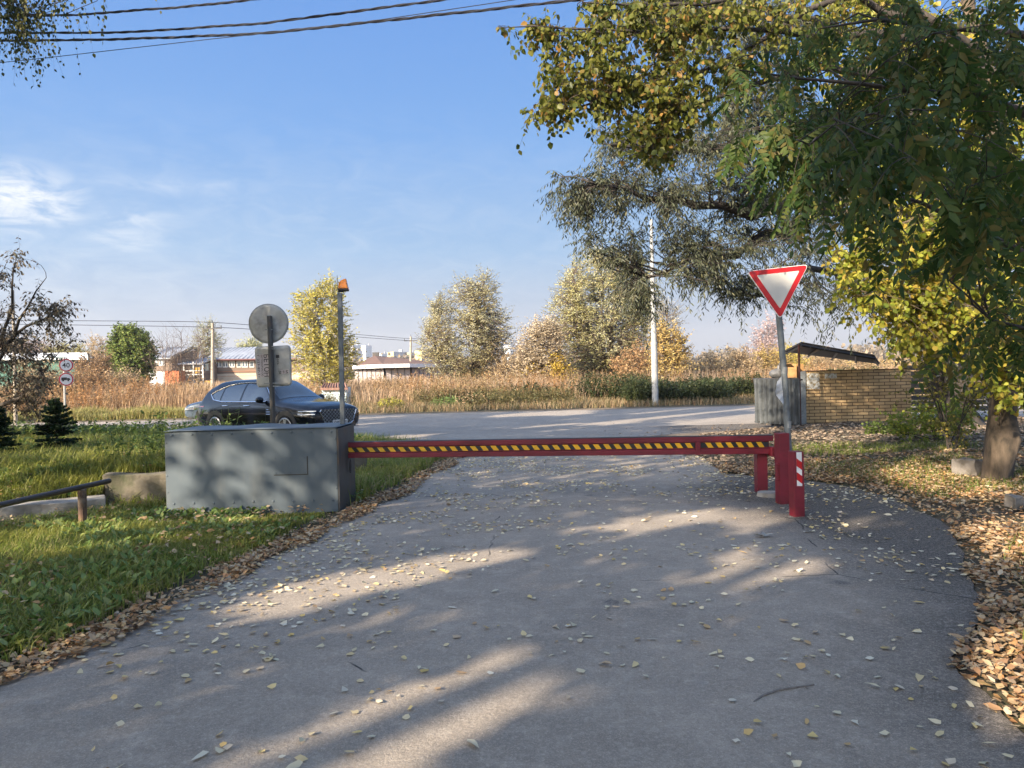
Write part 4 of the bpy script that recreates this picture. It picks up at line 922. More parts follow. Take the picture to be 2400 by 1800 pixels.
b = MB(); b.box(((bx0+bx1)/2, dB+.13, bz/2), (bx1-bx0, .26, bz)); b.out('brick_wall', M_brick, enc)
b = MB(); b.box((bx1-.13, dB+1.4, bz/2-.003), (.25, 2.27, bz-.006)); b.out('brick_wall', M_brick, enc)
b = MB(); b.box(((bx0+bx1)/2+.01, dB+.13, bz+.012), (bx1-bx0+.04, .3, .024)); b.out('coping', mat('rusty_strip', (.09, .035, .02), (.05, .02, .015), 5, .8), enc)
b = MB(); b.box(((bx0+bx1)/2, dB+.11, .03), (bx1-bx0+.02, .34, .09)); b.out('plinth', M_conc, enc)
M_pap = mat('torn_paper', (.55, .56, .55), (.30, .24, .14), 14, .9, lo=.45, hi=.6)
b = MB(); b.box((bx0+.22, dB-.003, bz-.27), (.36, .004, .44)); b.box((bx0+.72, dB-.003, bz-.14), (.34, .004, .14)); b.out('paper_notice', M_pap, enc)
b = MB(); b.box((bx0-.075, dB-.03, bz/2), (.145, .04, bz+.02)); b.out('end_strip', M_galv, enc)
ppx = P(1874, 900, 20.6); b = MB(); b.tube([(ppx[0], 20.6, 0), (ppx[0], 20.6, 2.27)], .03, 8); b.out('canopy_post', mat('brown_pipe', (.10, .03, .02), (.06, .02, .015), 6, .7), enc)
b = MB(); b.tube([(bx1-.1, 21.2, bz), (bx1-.1, 21.2, 1.82)], .03, 8); b.out('canopy_post', M_rust, enc)
A, B_, C_, D_ = P(1878, 801, 20.3), P(1838, 821, 23.9), P(2062, 850, 23.9), P(2050, 832, 20.3)
b = MB(); dn = np.array([0, 0, -.05]); b.add([A, B_, C_, D_, A+dn, B_+dn, C_+dn, D_+dn], [(0, 3, 2, 1), (4, 5, 6, 7), (0, 1, 5, 4), (1, 2, 6, 5), (2, 3, 7, 6), (3, 0, 4, 7)])
cn = b.out('canopy', mat('canopy_steel', (.03, .022, .018), (.015, .012, .01), 4, .7), enc)
b = MB()
for f in (.02, .25, .5, .75, .98): a_ = A*(1-f)+D_*f-[0, 0, .09]; c_ = B_*(1-f)+C_*f-[0, 0, .09]; b.tube([a_, c_], .035, 4)
b.tube([A-[0, 0, .09], D_-[0, 0, .09]], .035, 4); b.out('rafters', M_black, cn)
# corrugated door
p0 = P(1771, 1001, 21.6); p1 = P(1877, 1008, 20.45); n_ = 96; V = []; F = []; ln = np.linalg.norm((p1-p0)[:2]); dr = (p1-p0)[:2]/ln; nn = np.array([dr[1], -dr[0]])
for k in range(n_+1):
    s_ = ln*k/n_; ph = (s_ % .155)/.155; o_ = .018 if ph < .42 else (-.018 if .55 < ph < .88 else 0)
    q = p0[:2]+dr*s_+nn*o_; jz = .02*math.sin(k*.9)*(k % 3 == 0)
    V += [(q[0], q[1], .13+jz), (q[0], q[1], 1.365)]
F = [(2*k, 2*k+2, 2*k+3, 2*k+1) for k in range(n_)]
o = mesh('steel_door', V, F, mat('corrugated_steel', (.095, .105, .11), (.035, .038, .04), 3.5, .6, metal=.3, stretch=(1, 1, .25), c3=(.33, .35, .36), s3=7, k3=.35, bump=.1), enc); s_ = o.modifiers.new('t', 'SOLIDIFY'); s_.thickness = .006
b = MB(); b.box(((p0[0]+p1[0])/2+.1, (p0[1]+p1[1])/2+.08, 1.33), (ln, .03, .04), math.atan2(dr[1], dr[0])); b.box(((p0[0]+p1[0])/2, (p0[1]+p1[1])/2+.05, .17), (ln, .03, .04), math.atan2(dr[1], dr[0])); b.out('door_frame', M_black, enc)
wc = thing('waste_container', (7.75, 22.7, 0), 'dark steel waste container on castors behind the corrugated door', 'waste container')
b = MB(); 
b.add([(7.40, 22.1, .2), (8.35, 22.1, .2), (8.35, 23.2, .2), (7.40, 23.2, .2), (7.32, 22.0, 1.34), (8.45, 22.0, 1.34), (8.45, 23.3, 1.34), (7.32, 23.3, 1.34)], [(3, 2, 1, 0), (0, 1, 5, 4), (1, 2, 6, 5), (2, 3, 7, 6), (3, 0, 4, 7), (4, 5, 6, 7)])
b.box((7.9, 22.65, 1.36), (1.2, 1.4, .03)); b.out('bin_body', M_greyd, wc, bevel=.02); 
for cx_ in (7.5, 8.2):
    for cy_ in (22.2, 23.1): b = MB(); b.tube([(cx_-.03, cy_, .1), (cx_+.03, cy_, .1)], .1, 12); b.box((cx_, cy_, .17), (.05, .08, .09)); b.out('castor', M_black, wc)
M_card = mat('cardboard', (.44, .26, .11), (.36, .2, .08), 4, .85)
q1 = P(1850, 866, 22.4); b = MB(); b.box((q1[0], 22.4, 1.375+.2), (.36, .4, .40), R_(-14)); b.box((q1[0]-.14, 22.2, 1.375+.41), (.2, .3, .012), R_(-14)); tag(b.out('cardboard_box', M_card, org=(q1[0], 22.4, 1.375)), 'open brown cardboard box on the container, beside the leaning grey pole', 'box', 'cardboard boxes on the waste container')
q1 = P(1866, 866, 22.5); b = MB(); b.box((q1[0]+.09, 22.75, 1.375+.2), (.30, .34, .40), R_(8)); tag(b.out('cardboard_box', M_card, org=(q1[0]+.09, 22.75, 1.375)), 'closed brown cardboard box next to the thin canopy post', 'box', 'cardboard boxes on the waste container')
q1 = P(1822, 866, 22.4); b = MB(); b.sphere((q1[0], 22.4, 1.375+.12), .22, 14, 10, (1.0, .8, .62)); b.tube([(q1[0]+.02, 22.4, 1.5), (q1[0]+.06, 22.38, 1.72), (q1[0]+.12, 22.36, 1.85)], [.09, .035, .05], 7)
V = np.array(b.V); V += (np.stack([noise3(V, 9, 2), noise3(V, 9, 3), noise3(V, 9, 4)], 1)-.5)*.13; o = mesh('rubbish_bag', V, b.F, mat('grey_plastic', (.16, .16, .16), (.08, .08, .08), 8, .5), org=(q1[0], 22.4, 1.375), smooth=True); tag(o, 'knotted grey rubbish bag on the container beside the cardboard boxes', 'bag')
# board fence behind
M_wood = mat('weathered_wood', (.075, .066, .055), (.035, .03, .026), 3, .9, bump=.5, stretch=(.4, 1, 6))
fx0, fx1 = P(2138, 940, 23)[0], P(2330, 940, 24)[0]
fe = thing('board_fence', ((fx0+fx1)/2, 23.6, 0), 'weathered fence of horizontal grey boards between the brick wall and the big trunk', 'fence')
b = MB()
for k in range(8): b.box(((fx0+fx1)/2, 23.6+rng.normal()*.01, .28+k*.185), (fx1-fx0, .03, .135+.02*rng.random()), rng.normal()*.003)
b.out('boards', M_wood, fe)
for k in range(3): b = MB(); b.box((fx0+.1+k*(fx1-fx0-.2)/2, 23.66, .9), (.1, .08, 1.8)); b.out('fence_post', M_wood, fe)

# ------------------------------------------------------------------ poles and cables
M_lampp = mat('white_lamp_pole', (.37, .37, .355), (.30, .30, .285), 3, .6, c3=(.2, .2, .19), s3=12, k3=.4)
LY = 36.9; lp = P(1536, 944, LY)
LPo = thing('street_lamp', (lp[0], LY, 0.1), 'tall white tapered street lamp pole standing in the weeds across the road', 'street lamp')
b = MB(); b.tube([(lp[0], LY, 0), (lp[0], LY, 3.1)], [.155, .15], 14); b.tube([(lp[0], LY, 3.1), (lp[0], LY, 6.4)], [.128, .12], 14); b.tube([(lp[0], LY, 6.4), (lp[0], LY, 9.0)], [.10, .07], 14); b.out('pole', M_lampp, LPo)
b = MB(); b.tube([(lp[0]-.155, LY-.01, 1.45), (lp[0]-.15, LY-.01, 2.0)], .012, 5); b.tube([(lp[0], LY, 2.95), (lp[0], LY, 3.1)], .165, 14); b.out('collar', M_lampp, LPo)
M_pole = mat('pale_wood_pole', (.42, .37, .29), (.28, .24, .19), 4, .9, stretch=(1, 1, .2), c3=(.15, .13, .1), s3=9, k3=.5)
def upole(u0, v0, u1, v1, d, label, w_=.11, arms=True):
    p0 = P(u0, v0, d); p1 = P(u1, v1, d); r = thing('utility_pole', (p0[0], d, .2), label, 'utility pole', 'utility poles across the field')
    b = MB(); b.tube([(p0[0], d, -.1), p1], [w_*1.15, w_*.8], 10); b.out('pole', M_pole, r)
    if arms:
        b = MB(); b.box((p1[0], d-.1, p1[2]-.45), (1.5, .08, .08)); 
        b.out('crossarm', M_greyd, r)
        for ox, oz in ((-.7, -.41), (.7, -.41), (0, 0)): b = MB(); b.tube([(p1[0]+ox, d-.1, p1[2]+oz), (p1[0]+ox, d-.1, p1[2]+oz+.16), (p1[0]+ox, d-.1, p1[2]+oz+.22)], [.035, .055, .03], 8); b.out('insulator', M_galvd, r)
    return p1
u1_ = upole(497, 906, 498.5, 757, 62, 'pale utility pole in front of the wooden house, left of the round sign', .14)
u2_ = upole(961, 893, 963, 789, 84, 'pale utility pole in front of the brown roofed house', .14)
u3_ = upole(36, 960, 30, 680, 34, 'grey pole behind the brown leaves at the left edge', .07, False)
def cable(name, pts, r, label, sag=0, tw=0, group=None, m=None, n=60):
    pts = np.array(pts, float); d_ = np.r_[0, np.cumsum(np.linalg.norm(np.diff(pts, axis=0), axis=1))]; s_ = np.linspace(0, d_[-1], n)
    q = np.stack([np.interp(s_, d_, pts[:, i_]) for i_ in range(3)], 1); q[:, 2] -= sag*4*(s_/d_[-1])*(1-s_/d_[-1])
    for _ in range(4): q[1:-1] = (q[:-2]+2*q[1:-1]+q[2:])/4
    b = MB()
    if tw:
        t_ = unit(np.gradient(q, axis=0)); a_ = unit(np.cross(t_, [0, 0, 1.0])); c_ = np.cross(a_, t_)
        for k in range(3):
            ph = s_*tw+k*2.094+.6*np.sin(s_*1.7+k); rr = r*.62*(1+.25*np.sin(s_*3.1+k*2))
            b.tube(list(q+a_*(np.cos(ph)*rr)[:, None]+c_*(np.sin(ph)*rr)[:, None]), r*.6, 5)
    else: b.tube(list(q), r, 5)
    return tag(b.out(name, m or M_cable, org=tuple(q[0])), label, 'cable', group)
M_cable = mat('cable_rubber', (.018, .018, .025), (.03, .03, .035), 8, .5)
def W(pts, d0, d1):
    u0, u1 = pts[0][0], pts[-1][0]; return [P(u, v, d0+(d1-d0)*(u-u0)/(u1-u0)) for u, v in pts]
cable('overhead_cable', W([(-400, 70), (59, 37), (187, 35), (308, 25), (424, 17), (560, 3), (700, -14), (1300, -120)], 13, 9), .016, 'uppermost twisted black cable in the top left corner of the sky', tw=9, group='twisted cables overhead', n=220)
cable('overhead_cable', W([(-400, 78), (73, 77), (243, 77), (348, 73), (625, 54), (1036, 0), (1600, -95)], 13, 9), .016, 'second twisted black cable from the top, leaving the picture left of the yellow tree', tw=8, group='twisted cables overhead', n=220)
cable('overhead_cable', W([(-400, 98), (82, 95), (243, 93), (424, 87), (625, 78), (1000, 38), (1351, 0), (2000, -95)], 13.5, 8.5), .018, 'third twisted black cable, running up behind the birch tips', tw=8, group='twisted cables overhead', n=240)
cable('thin_wire', W([(-400, 185), (0, 147), (88, 138), (271, 117), (554, 85), (800, 60), (1204, 0), (1700, -80)], 12.8, 8.8), .0055, 'lowest overhead wire, thin and straight, crossing the other cables', n=80)
pu = P(-60, 750, 58)
for k, dz in enumerate((0, -.45)): cable('far_wire', [pu+[0, 0, dz*.6], u1_+[(0, .7)[k], -.1, dz+.1], u2_+[(-.7, 0)[k], -.1, -.2+dz*.6], P(1330, 800, 110)+[0, 0, dz]], .022, ('upper', 'lower')[k]+' thin wire between the pale utility poles across the field', sag=.0, group='wires between the far poles', n=60)
sp = P(151, 968, 36.5); SG = thing('traffic_sign', (sp[0], 36.5, .2), 'two round red rimmed signs stacked on a white post at the far roadside', 'road sign')
b = MB(); q0 = P(152.5, 968, 36.5); q1 = P(150, 838, 36.5); b.tube([(q0[0], 36.5, 0), q1], .055, 8); b.out('post', M_lampp, SG)
def rsign(u, v, rad, txt):
    c_ = P(u, v, 36.4); rr = rad/FOC*36.4; wdt = .70; b = MB(); ang = np.linspace(0, 2*math.pi, 33)[:-1]
    def dsc(B, r0, r1, y_): B.prism([(r1*math.cos(a), r1*math.sin(a)) for a in ang], lambda a, h: (c_[0]+a*wdt, c_[1]+y_+a*.7, c_[2]+h), lambda a, h: (c_[0]+a*wdt, c_[1]+y_+.01+a*.7, c_[2]+h))
    dsc(b, 0, rr, 0); s_ = b.out('round_plate', M_white, SG); b = MB(); dsc(b, 0, rr*.96, -.012); b.out('red_ring', M_redb, s_); b = MB(); dsc(b, 0, rr*.80, -.024); b.out('white_disc', M_white, s_)
    if txt:
        V, F = text_geo(txt); mesh('digits', [(c_[0]+(-rr*.52+x*rr*1.04)*wdt, c_[1]-.03+(-rr*.52+x*rr*1.04)*.7, c_[2]-rr*.38+y*rr*.76) for x, y, z in V], F, M_ink, s_)
    else:
        b = MB(); f3 = lambda a, h: (c_[0]+a*rr*wdt, c_[1]-.03+a*rr*.7, c_[2]+h*rr); f4 = lambda a, h: (c_[0]+a*rr*wdt, c_[1]-.036+a*rr*.7, c_[2]+h*rr)
        for poly in ([(-.6, -.12), (-.6, .28), (.12, .28), (.12, -.12)], [(.16, -.12), (.16, .18), (.42, .18), (.58, .02), (.58, -.12)], [(-.5, -.28), (-.5, -.12), (-.25, -.12), (-.25, -.28)], [(.2, -.28), (.2, -.12), (.42, -.12), (.42, -.28)]): b.prism(poly, f3, f4)
        b.out('lorry_symbol', M_ink, s_)
rsign(155.5, 856, 15.5, '40'); rsign(155.5, 889, 16, '')

# ------------------------------------------------------------------ buildings
def bld(name, u, d, label, cat='building', group=None): p = P(u, 900, d); return thing(name, (p[0], d, 0), label, cat, group)
def PP(u, v, d): return P(u, v, d)
M_roofm = mat('seamed_metal_roof', (.42, .44, .46), (.30, .31, .33), 1.2, .5, metal=.3)
M_plank = mat('brown_planks', (.24, .17, .12), (.17, .12, .085), .8, .9, stretch=(.3, .3, 9)); M_cream = mat('cream_blocks', (.60, .49, .36), (.50, .40, .29), .6, .9, c3=(.3, .22, .15), s3=2, k3=.3)
M_orange = mat('orange_brick', (.52, .17, .07), (.42, .13, .05), 2, .9); M_trim = mat('window_paint', (.72, .70, .64), (.65, .62, .56), 2, .6)
M_dkw = mat('dark_pane', (.06, .08, .09), (.12, .14, .16), .8, .1, spec=1); M_maroon = mat('maroon_fascia', (.16, .06, .05), (.12, .05, .04), 2, .7)
def pane(parent, m, pts, th=.05):
    b = MB(); n = len(pts); p = [np.array(q) for q in pts]; p2 = [q+np.array([0, th, 0]) for q in p]
    return b.add(p+p2, [tuple(range(n)), tuple(range(n, 2*n))[::-1]]+[(i_, n+i_, n+(i_+1) % n, (i_+1) % n) for i_ in range(n)])
def block(B, u0, u1, vt, d, z0=0, dep=8, slope=0):
    a = P(u0, vt, d); c = P(u1, vt, d+slope); zt_ = (a[2]+c[2])/2
    B.add([(a[0], a[1], z0), (c[0], c[1], z0), (c[0], c[1]+dep, z0), (a[0], a[1]+dep, z0), (a[0], a[1], zt_), (c[0], c[1], zt_), (c[0], c[1]+dep, zt_), (a[0], a[1]+dep, zt_)],
          [(0, 1, 5, 4), (1, 2, 6, 5), (2, 3, 7, 6), (3, 0, 4, 7), (4, 5, 6, 7)]); return zt_
def roofq(parent, pts, name='roof', m=None, seams=0):
    b = pane(None, None, pts, .0); p = [np.array(q) for q in pts]; V = p+[q-np.array([0, 0, .12]) for q in p]
    b = MB(); b.add(V, [(0, 1, 2, 3), (7, 6, 5, 4), (0, 4, 5, 1), (1, 5, 6, 2), (2, 6, 7, 3), (3, 7, 4, 0)])
    for k in range(seams):
        f = (k+.5)/seams; a = p[0]*(1-f)+p[1]*f; c = p[3]*(1-f)+p[2]*f; b.tube([a+[0, 0, .03], c+[0, 0, .03]], .05, 4)
    return b.out(name, m or M_roofm, parent)
def win(parent, u0, u1, v0, v1, d, mull=1):
    a = P(u0, v0, d); c = P(u1, v1, d); b = MB(); b.box(((a[0]+c[0])/2, d-.04, (a[2]+c[2])/2), (abs(c[0]-a[0]), .08, abs(a[2]-c[2]))); f = b.out('window', M_trim, parent)
    W_, H_ = abs(c[0]-a[0]), abs(a[2]-c[2]); b = MB()
    for k in range(mull+1): b.box((a[0]+W_*(.5+k)/(mull+1), d-.085, (a[2]+c[2])/2), (W_/(mull+1)-.16, .02, H_-.24))
    b.out('pane', M_dkw, f)
D1 = 100
wh = bld('wooden_house', 590, D1+4, 'long two storey house with brown plank upper walls, cream ground floor and striped metal roof')
b = MB(); block(b, 462, 760, 842, D1, 0, 9); b.out('wall', M_plank, wh)
b = MB(); block(b, 463, 761, 874, D1-.15, 0, .14); b.out('ground_floor_wall', M_cream, wh)
b = MB()
for k in range(5): z_ = .7+k*.62; q = P(611, 900, D1); b.box((q[0], D1-.155, z_), (16.4, .01, .035))
b.out('block_joints', M_orange, wh)
roofq(wh, [P(405, 844, D1-.6), P(762, 839, D1-.6), P(762, 808, D1+6), P(470, 817, D1+6)], seams=34)
b = MB(); a, c = P(405, 845.5, D1-.62), P(762, 840.5, D1-.62); b.tube([a, c], .12, 4); b.out('fascia', M_maroon, wh)
for (u0, u1, mm) in ((507, 520, 1), (522, 535.5, 1), (537.5, 550.5, 1), (555, 566, 0), (567, 581.5, 1), (585, 596, 0), (606, 618, 1)): win(wh, u0, u1, 846, 861, D1, mm)
wh2 = bld('gabled_house', 415, D1-3, 'smaller house with steep metal roof and white trimmed windows left of the long wooden house')
D2 = D1-6
b = MB(); block(b, 352, 402, 838, D2, 0, 8); b.out('wall', M_plank, wh2)
g0_, g1_, g2_ = P(402, 838.5, D2+.01), P(452, 815, D2+3), P(466, 821, D2+6); z0_ = [np.array([q[0], q[1], 0]) for q in (g0_, g1_, g2_)]
b = MB(); b.add([z0_[0], z0_[1], g1_-[0, 0, .3], g0_-[0, 0, .1]], [(0, 1, 2, 3)]); b.add([z0_[1], z0_[2], g2_-[0, 0, .1], g1_-[0, 0, .3]], [(0, 1, 2, 3)]); b.out('gable_wall', M_plank, wh2)
roofq(wh2, [P(350, 839, D2-.5), P(402, 839, D2-.5), P(452, 813, D2+3), P(392, 815, D2+4.5)], seams=12)
b = MB(); b.tube([P(402, 840, D2-.6), P(452, 815, D2+2.9), P(467, 821.5, D2+5.5)], .22, 4); b.out('barge_board', M_greyd, wh2)
win(wh2, 364, 372, 842, 857, D2); win(wh2, 374, 386, 842, 857, D2)
b = MB(); block(b, 386, 419, 869, D2-2, 0, 1.9); b.out('porch_wall', M_orange, wh2); b = MB(); block(b, 340, 387, 871, D2-1.2, 0, 1); b.out('annex_wall', M_white, wh2)
vr = bld('glazed_veranda', 460, D1-4, 'white framed two storey glazed veranda with a hanging metal roof between the two wooden houses', 'veranda')
D3 = D1-5
b = MB(); block(b, 424, 476, 852, D3+.3, 0, 4.5); b.out('wall', M_plank, vr)
roofq(vr, [P(402, 852, D3-.3), P(473, 852, D3-.3), P(495, 842, D3+4), P(424, 842, D3+4)], seams=8)
b = MB()
for u in (432, 454.5, 476.5): q = P(u, 900, D3); b.box((q[0], D3, 2.2), (.14, .14, 4.4))
for v in (869, 878, 896): q = P(454, v, D3); b.box((q[0], D3-.01, q[2]), (2.45, .1, .1))
b.out('frame', M_trim, vr)
b = MB(); q = P(443, 905, D3); b.box((q[0], D3+.1, .8), (1.15, .1, 1.5)); q = P(466, 905, D3); b.box((q[0], D3+.1, .75), (1.2, .1, 1.5)); b.out('parapet', M_white, vr)
b = MB(); q = P(443, 886, D3); b.box((q[0], D3+.12, q[2]), (1.1, .06, .9)); q = P(466, 861, D3); b.box((q[0], D3+.12, q[2]), (2.3, .06, .85)); b.out('glazing', M_dkw, vr)
b = MB(); q = P(461, 868, D3); b.box((q[0], D3+.08, q[2]), (.7, .05, .7)); q = P(485, 899, D3); b.box((q[0], D3+.08, q[2]), (.85, .05, .7)); b.out('yellow_board', mat('yellow_board', (.62, .33, .05), (.5, .27, .04), 3, .8), vr)
# green shed at far left
gsd = bld('green_shed', 90, 74, 'long green corrugated shed with a white roof behind the brown shrub at left', 'shed')
b = MB(); block(b, -80, 150, 840, 72, 0, 8); b.out('wall', mat('green_sheet', (.035, .13, .09), (.025, .10, .07), 1, .6, stretch=(5, 5, .3)), gsd); b = MB(); block(b, 150.5, 200, 840, 72.3, 0, 8); b.out('annex_wall', mat('dark_green_sheet', (.02, .085, .065), (.015, .05, .04), 1, .6, stretch=(5, 5, .3)), gsd)
roofq(gsd, [P(-82, 842, 71.5), P(206, 840, 71.5), P(206, 826, 76), P(-82, 829, 76)], m=M_white)
# brown hip roofed pavilion
bh = bld('brown_roofed_house', 920, 84, 'low house with a wide brown hipped roof, white eaves and pale wall panels')
M_brn = mat('brown_shingle', (.17, .10, .075), (.13, .075, .055), 2, .9); M_pan = mat('pale_panel', (.36, .31, .30), (.30, .26, .25), .5, .8); M_panl = mat('panel_base', (.42, .39, .36), (.36, .33, .3), .5, .8)
e = [P(826, 858, 82), P(897, 857, 79), P(960, 858.5, 79.5), P(1065, 862, 86), P(1010, 860, 97), P(850, 858, 97)]; ez = 3.2
e = [np.array([q[0], q[1], ez]) for q in e]; ap = P(879, 833, 88); ap2 = P(905, 836, 89)
b = MB(); b.add(e+[ap, ap2], [(0, 1, 6), (1, 2, 7, 6), (2, 3, 7), (3, 4, 7), (4, 5, 6, 7), (5, 0, 6)]); b.out('roof', M_brn, bh)
b = MB(); n = 6; b.add([q+[0, 0, .02] for q in e]+[q-[0, 0, .36] for q in e], [(i_, (i_+1) % n, n+(i_+1) % n, n+i_)[::-1] for i_ in range(n)]); b.out('eaves', M_white, bh)
wv = [q+(np.array([0, 88, ez])-q)*np.array([.0, .12, 0]) for q in e]; b = MB(); b.add([q-[0, 0, .34] for q in wv]+[q-[0, 0, 3.2] for q in wv], [(i_, (i_+1) % n, n+(i_+1) % n, n+i_)[::-1] for i_ in range(n)]); b.out('wall', M_pan, bh)
b = MB()
for i_ in range(3):
    a, c = wv[i_], wv[i_+1]; k = max(2, int(np.linalg.norm(c-a)/.62))
    for j in range(k+1): q = a+(c-a)*j/k; b.box((q[0], q[1]-.04, 1.75), (.05 if 0 < j < k else .16, .05, 2.2))
    for zz in (1.05, 2.7): b.tube([(a[0], a[1]-.04, zz), (c[0], c[1]-.04, zz)], .03, 4)
b.out('panel_battens', M_greyd, bh)
b = MB(); b.box((ap[0]+.1, ap[1], ap[2]+.1), (.7, .5, .5)); b.out('chimney', M_greyd, bh)
# tiny pale shed behind the SUV bonnet
sh = bld('tarp_shed', 783, 47, 'small pale blue shed with a brown tiled roof behind the bonnet of the SUV', 'shed')
b = MB(); block(b, 754, 811, 908, 46, 0, 1.3); b.out('wall', mat('pale_blue_tarp', (.62, .74, .76), (.52, .66, .70), 1.5, .7, bump=.3, bscale=3), sh)
roofq(sh, [P(751, 910, 45.8), P(815, 909, 45.8), P(811, 899, 46.9), P(759, 899, 46.9)], m=mat('brown_tile', (.30, .17, .13), (.2, .11, .085), 4, .9, stretch=(1, 6, 1)), seams=10)
# far blocks of flats
M_yel2 = mat('yellow_cladding', (.74, .58, .26), (.66, .50, .2), .05, .9); M_gw = mat('grey_or_shaded_cladding', (.42, .42, .45), (.36, .36, .4), .05, .9); M_wht = mat('white_cladding', (.66, .68, .70), (.6, .62, .64), .05, .9)  # the grey also carries the shade on the yellow blocks' right sides
def flats(name, u0, um, u1, vt, d, mf, ms, label):
    """left face u0..um in mf, face um..u1 in ms; on yellow blocks ms holds the shade"""
    a = P(u0, vt, d+14); c = P(um, vt, d); e_ = P(u1, vt, d+20); zt_ = c[2]; r = thing(name, (c[0], c[1], 0), label, 'block of flats', 'far blocks of flats')
    f4_ = a+e_-c; b = MB(); b.add([(a[0], a[1], 0), (c[0], c[1], 0), (c[0], c[1], zt_), (a[0], a[1], zt_)], [(0, 1, 2, 3)]); b.out('end_wall', mf, r)
    b = MB(); b.add([(c[0], c[1], 0), (e_[0], e_[1], 0), (e_[0], e_[1], zt_), (c[0], c[1], zt_)], [(0, 1, 2, 3)])
    b.add([(e_[0], e_[1], 0), (f4_[0], f4_[1], 0), (f4_[0], f4_[1], zt_), (e_[0], e_[1], zt_)], [(0, 1, 2, 3)]); b.add([(f4_[0], f4_[1], 0), (a[0], a[1], 0), (a[0], a[1], zt_), (f4_[0], f4_[1], zt_)], [(0, 1, 2, 3)]); b.out('side_wall', ms, r)
    b = MB(); b.add([(q[0], q[1], zt_+.05) for q in (a, c, e_, f4_)], [(0, 1, 2, 3)]); b.box(((c[0]+e_[0])/2, c[1]+13, zt_+1.2), (abs(e_[0]-c[0])*.3, 6, 2.4)); b.out('roof', M_gw, r)
    b = MB(); nf = max(4, int(zt_/3)); nw = max(3, int(abs(u1-um)/3.2))
    for j in range(nf):
        for k in range(nw):
            f = (k+.5)/nw; q = c*(1-f)+e_*f; b.box((q[0]-.1, q[1]-.15, 1.6+j*zt_/nf), (abs(e_[0]-c[0])/nw*.5, .3, zt_/nf*.45))
    b.out('windows', mat(name+'_w', (.2, .23, .28), (.26, .28, .33), .2, .4), r)
for a in ((815, 828, 846, 808, 1150, M_wht, M_wht, 'pale tower far off, just right of the yellow birch'), (845, 857, 871, 809, 1200, M_wht, M_wht, 'second pale tower far off, above the left slope of the brown roof'),
          (815, 826, 850, 821, 1000, M_gw, M_gw, 'lower grey block in front of the two pale towers'), (885, 895, 907, 828, 1000, M_wht, M_wht, 'low white block above the ridge of the brown roof'),
          (908, 922, 954, 824.5, 700, M_yel2, M_gw, 'yellow block with a shade-grey side left of the second utility pole'), (953, 963, 973, 825.5, 720, M_yel2, M_gw, 'narrow yellow block directly behind the second utility pole'),
          (972, 988, 1012, 820, 660, M_yel2, M_gw, 'tallest yellow block with a shade-grey side, left of the big round willow'), (1126, 1144, 1161, 822, 660, M_yel2, M_gw, 'yellow block seen through the right side of the round willow'),
          (1180, 1196, 1226, 808, 1100, M_wht, M_wht, 'pale block between the two big willows')): flats('far_block', *a)
# ------------------------------------------------------------------ vegetation
M_lB = leafmat('birch_leaf', [(.06, .085, .015), (.12, .14, .025), (.20, .20, .035), (.09, .11, .02), (.15, .16, .03), (.26, .24, .045), (.13, .14, .03), (.40, .22, .06)], .45, .45)
M_lC = leafmat('willow_leaf', [(.05, .06, .035), (.08, .095, .055), (.14, .145, .10), (.06, .07, .035), (.17, .16, .08)], .28, .4)
M_lD = leafmat('linden_leaf', [(.16, .21, .03), (.32, .36, .05), (.52, .47, .07), (.24, .28, .04), (.50, .35, .06), (.11, .15, .025)], .5, .45)
M_lR = leafmat('locust_leaf', [(.028, .058, .013), (.045, .085, .018), (.065, .11, .025), (.10, .13, .03), (.14, .11, .03)], .42, .5)
M_lE = leafmat('weeping_birch_leaf', [(.04, .055, .012), (.08, .09, .02), (.15, .13, .03)], .35, .5)
M_lF = leafmat('withered_leaf', [(.07, .05, .038), (.16, .12, .08), (.26, .21, .13), (.09, .065, .05), (.30, .27, .17)], .3, .6)
M_needle = leafmat('spruce_needle', [(.015, .035, .012), (.03, .06, .02)], .1, .6)
def cam_pts(L, k=1.085): return [P(u*k, v*k, d) for u, v, d in L]
# trunks at right
willow = thing('willow_tree', tuple(np.r_[P(2270, 1008, 19)[:2], 0]), 'large willow, thick ridged trunk and dark narrow leaved crown hanging over the road', 'tree')
T = cam_pts
ml = [(T([(2095, 935, 19), (2085, 880, 19), (2070, 800, 19), (2050, 700, 19), (2030, 560, 18.5), (2000, 380, 18), (1960, 180, 17.6), (1930, 0, 17.2), (1920, -120, 17)]), [.42, .30, .27, .25, .22, .19, .16, .12, .06]),
      (T([(2060, 760, 19), (2000, 690, 18.3), (1930, 640, 17.5), (1850, 600, 17), (1760, 570, 16.4), (1700, 590, 16), (1640, 640, 15.6)]), [.14, .12, .10, .085, .07, .05, .02]),
      (T([(2040, 620, 18.7), (1930, 500, 17.6), (1800, 450, 16.8), (1680, 500, 16), (1600, 545, 15.5), (1500, 560, 15), (1400, 600, 14.6)]), [.17, .14, .11, .09, .08, .05, .018]),
      (T([(2020, 480, 18.4), (1880, 430, 17), (1760, 440, 16.3), (1640, 460, 15.6), (1530, 440, 15), (1420, 430, 14.5), (1300, 400, 14)]), [.17, .14, .12, .11, .08, .05, .015]),
      (T([(1990, 300, 18), (1860, 260, 17), (1700, 280, 16), (1560, 320, 15), (1400, 330, 14.4), (1300, 310, 14)]), [.14, .11, .09, .07, .04, .015]),
      (T([(1960, 140, 17.6), (1800, 60, 16.6), (1620, 20, 15.6), (1450, 10, 14.8)]), [.12, .09, .06, .02]),
      (T([(2075, 840, 19), (2110, 700, 19.5), (2150, 500, 20), (2180, 300, 20)]), [.2, .16, .12, .06])]
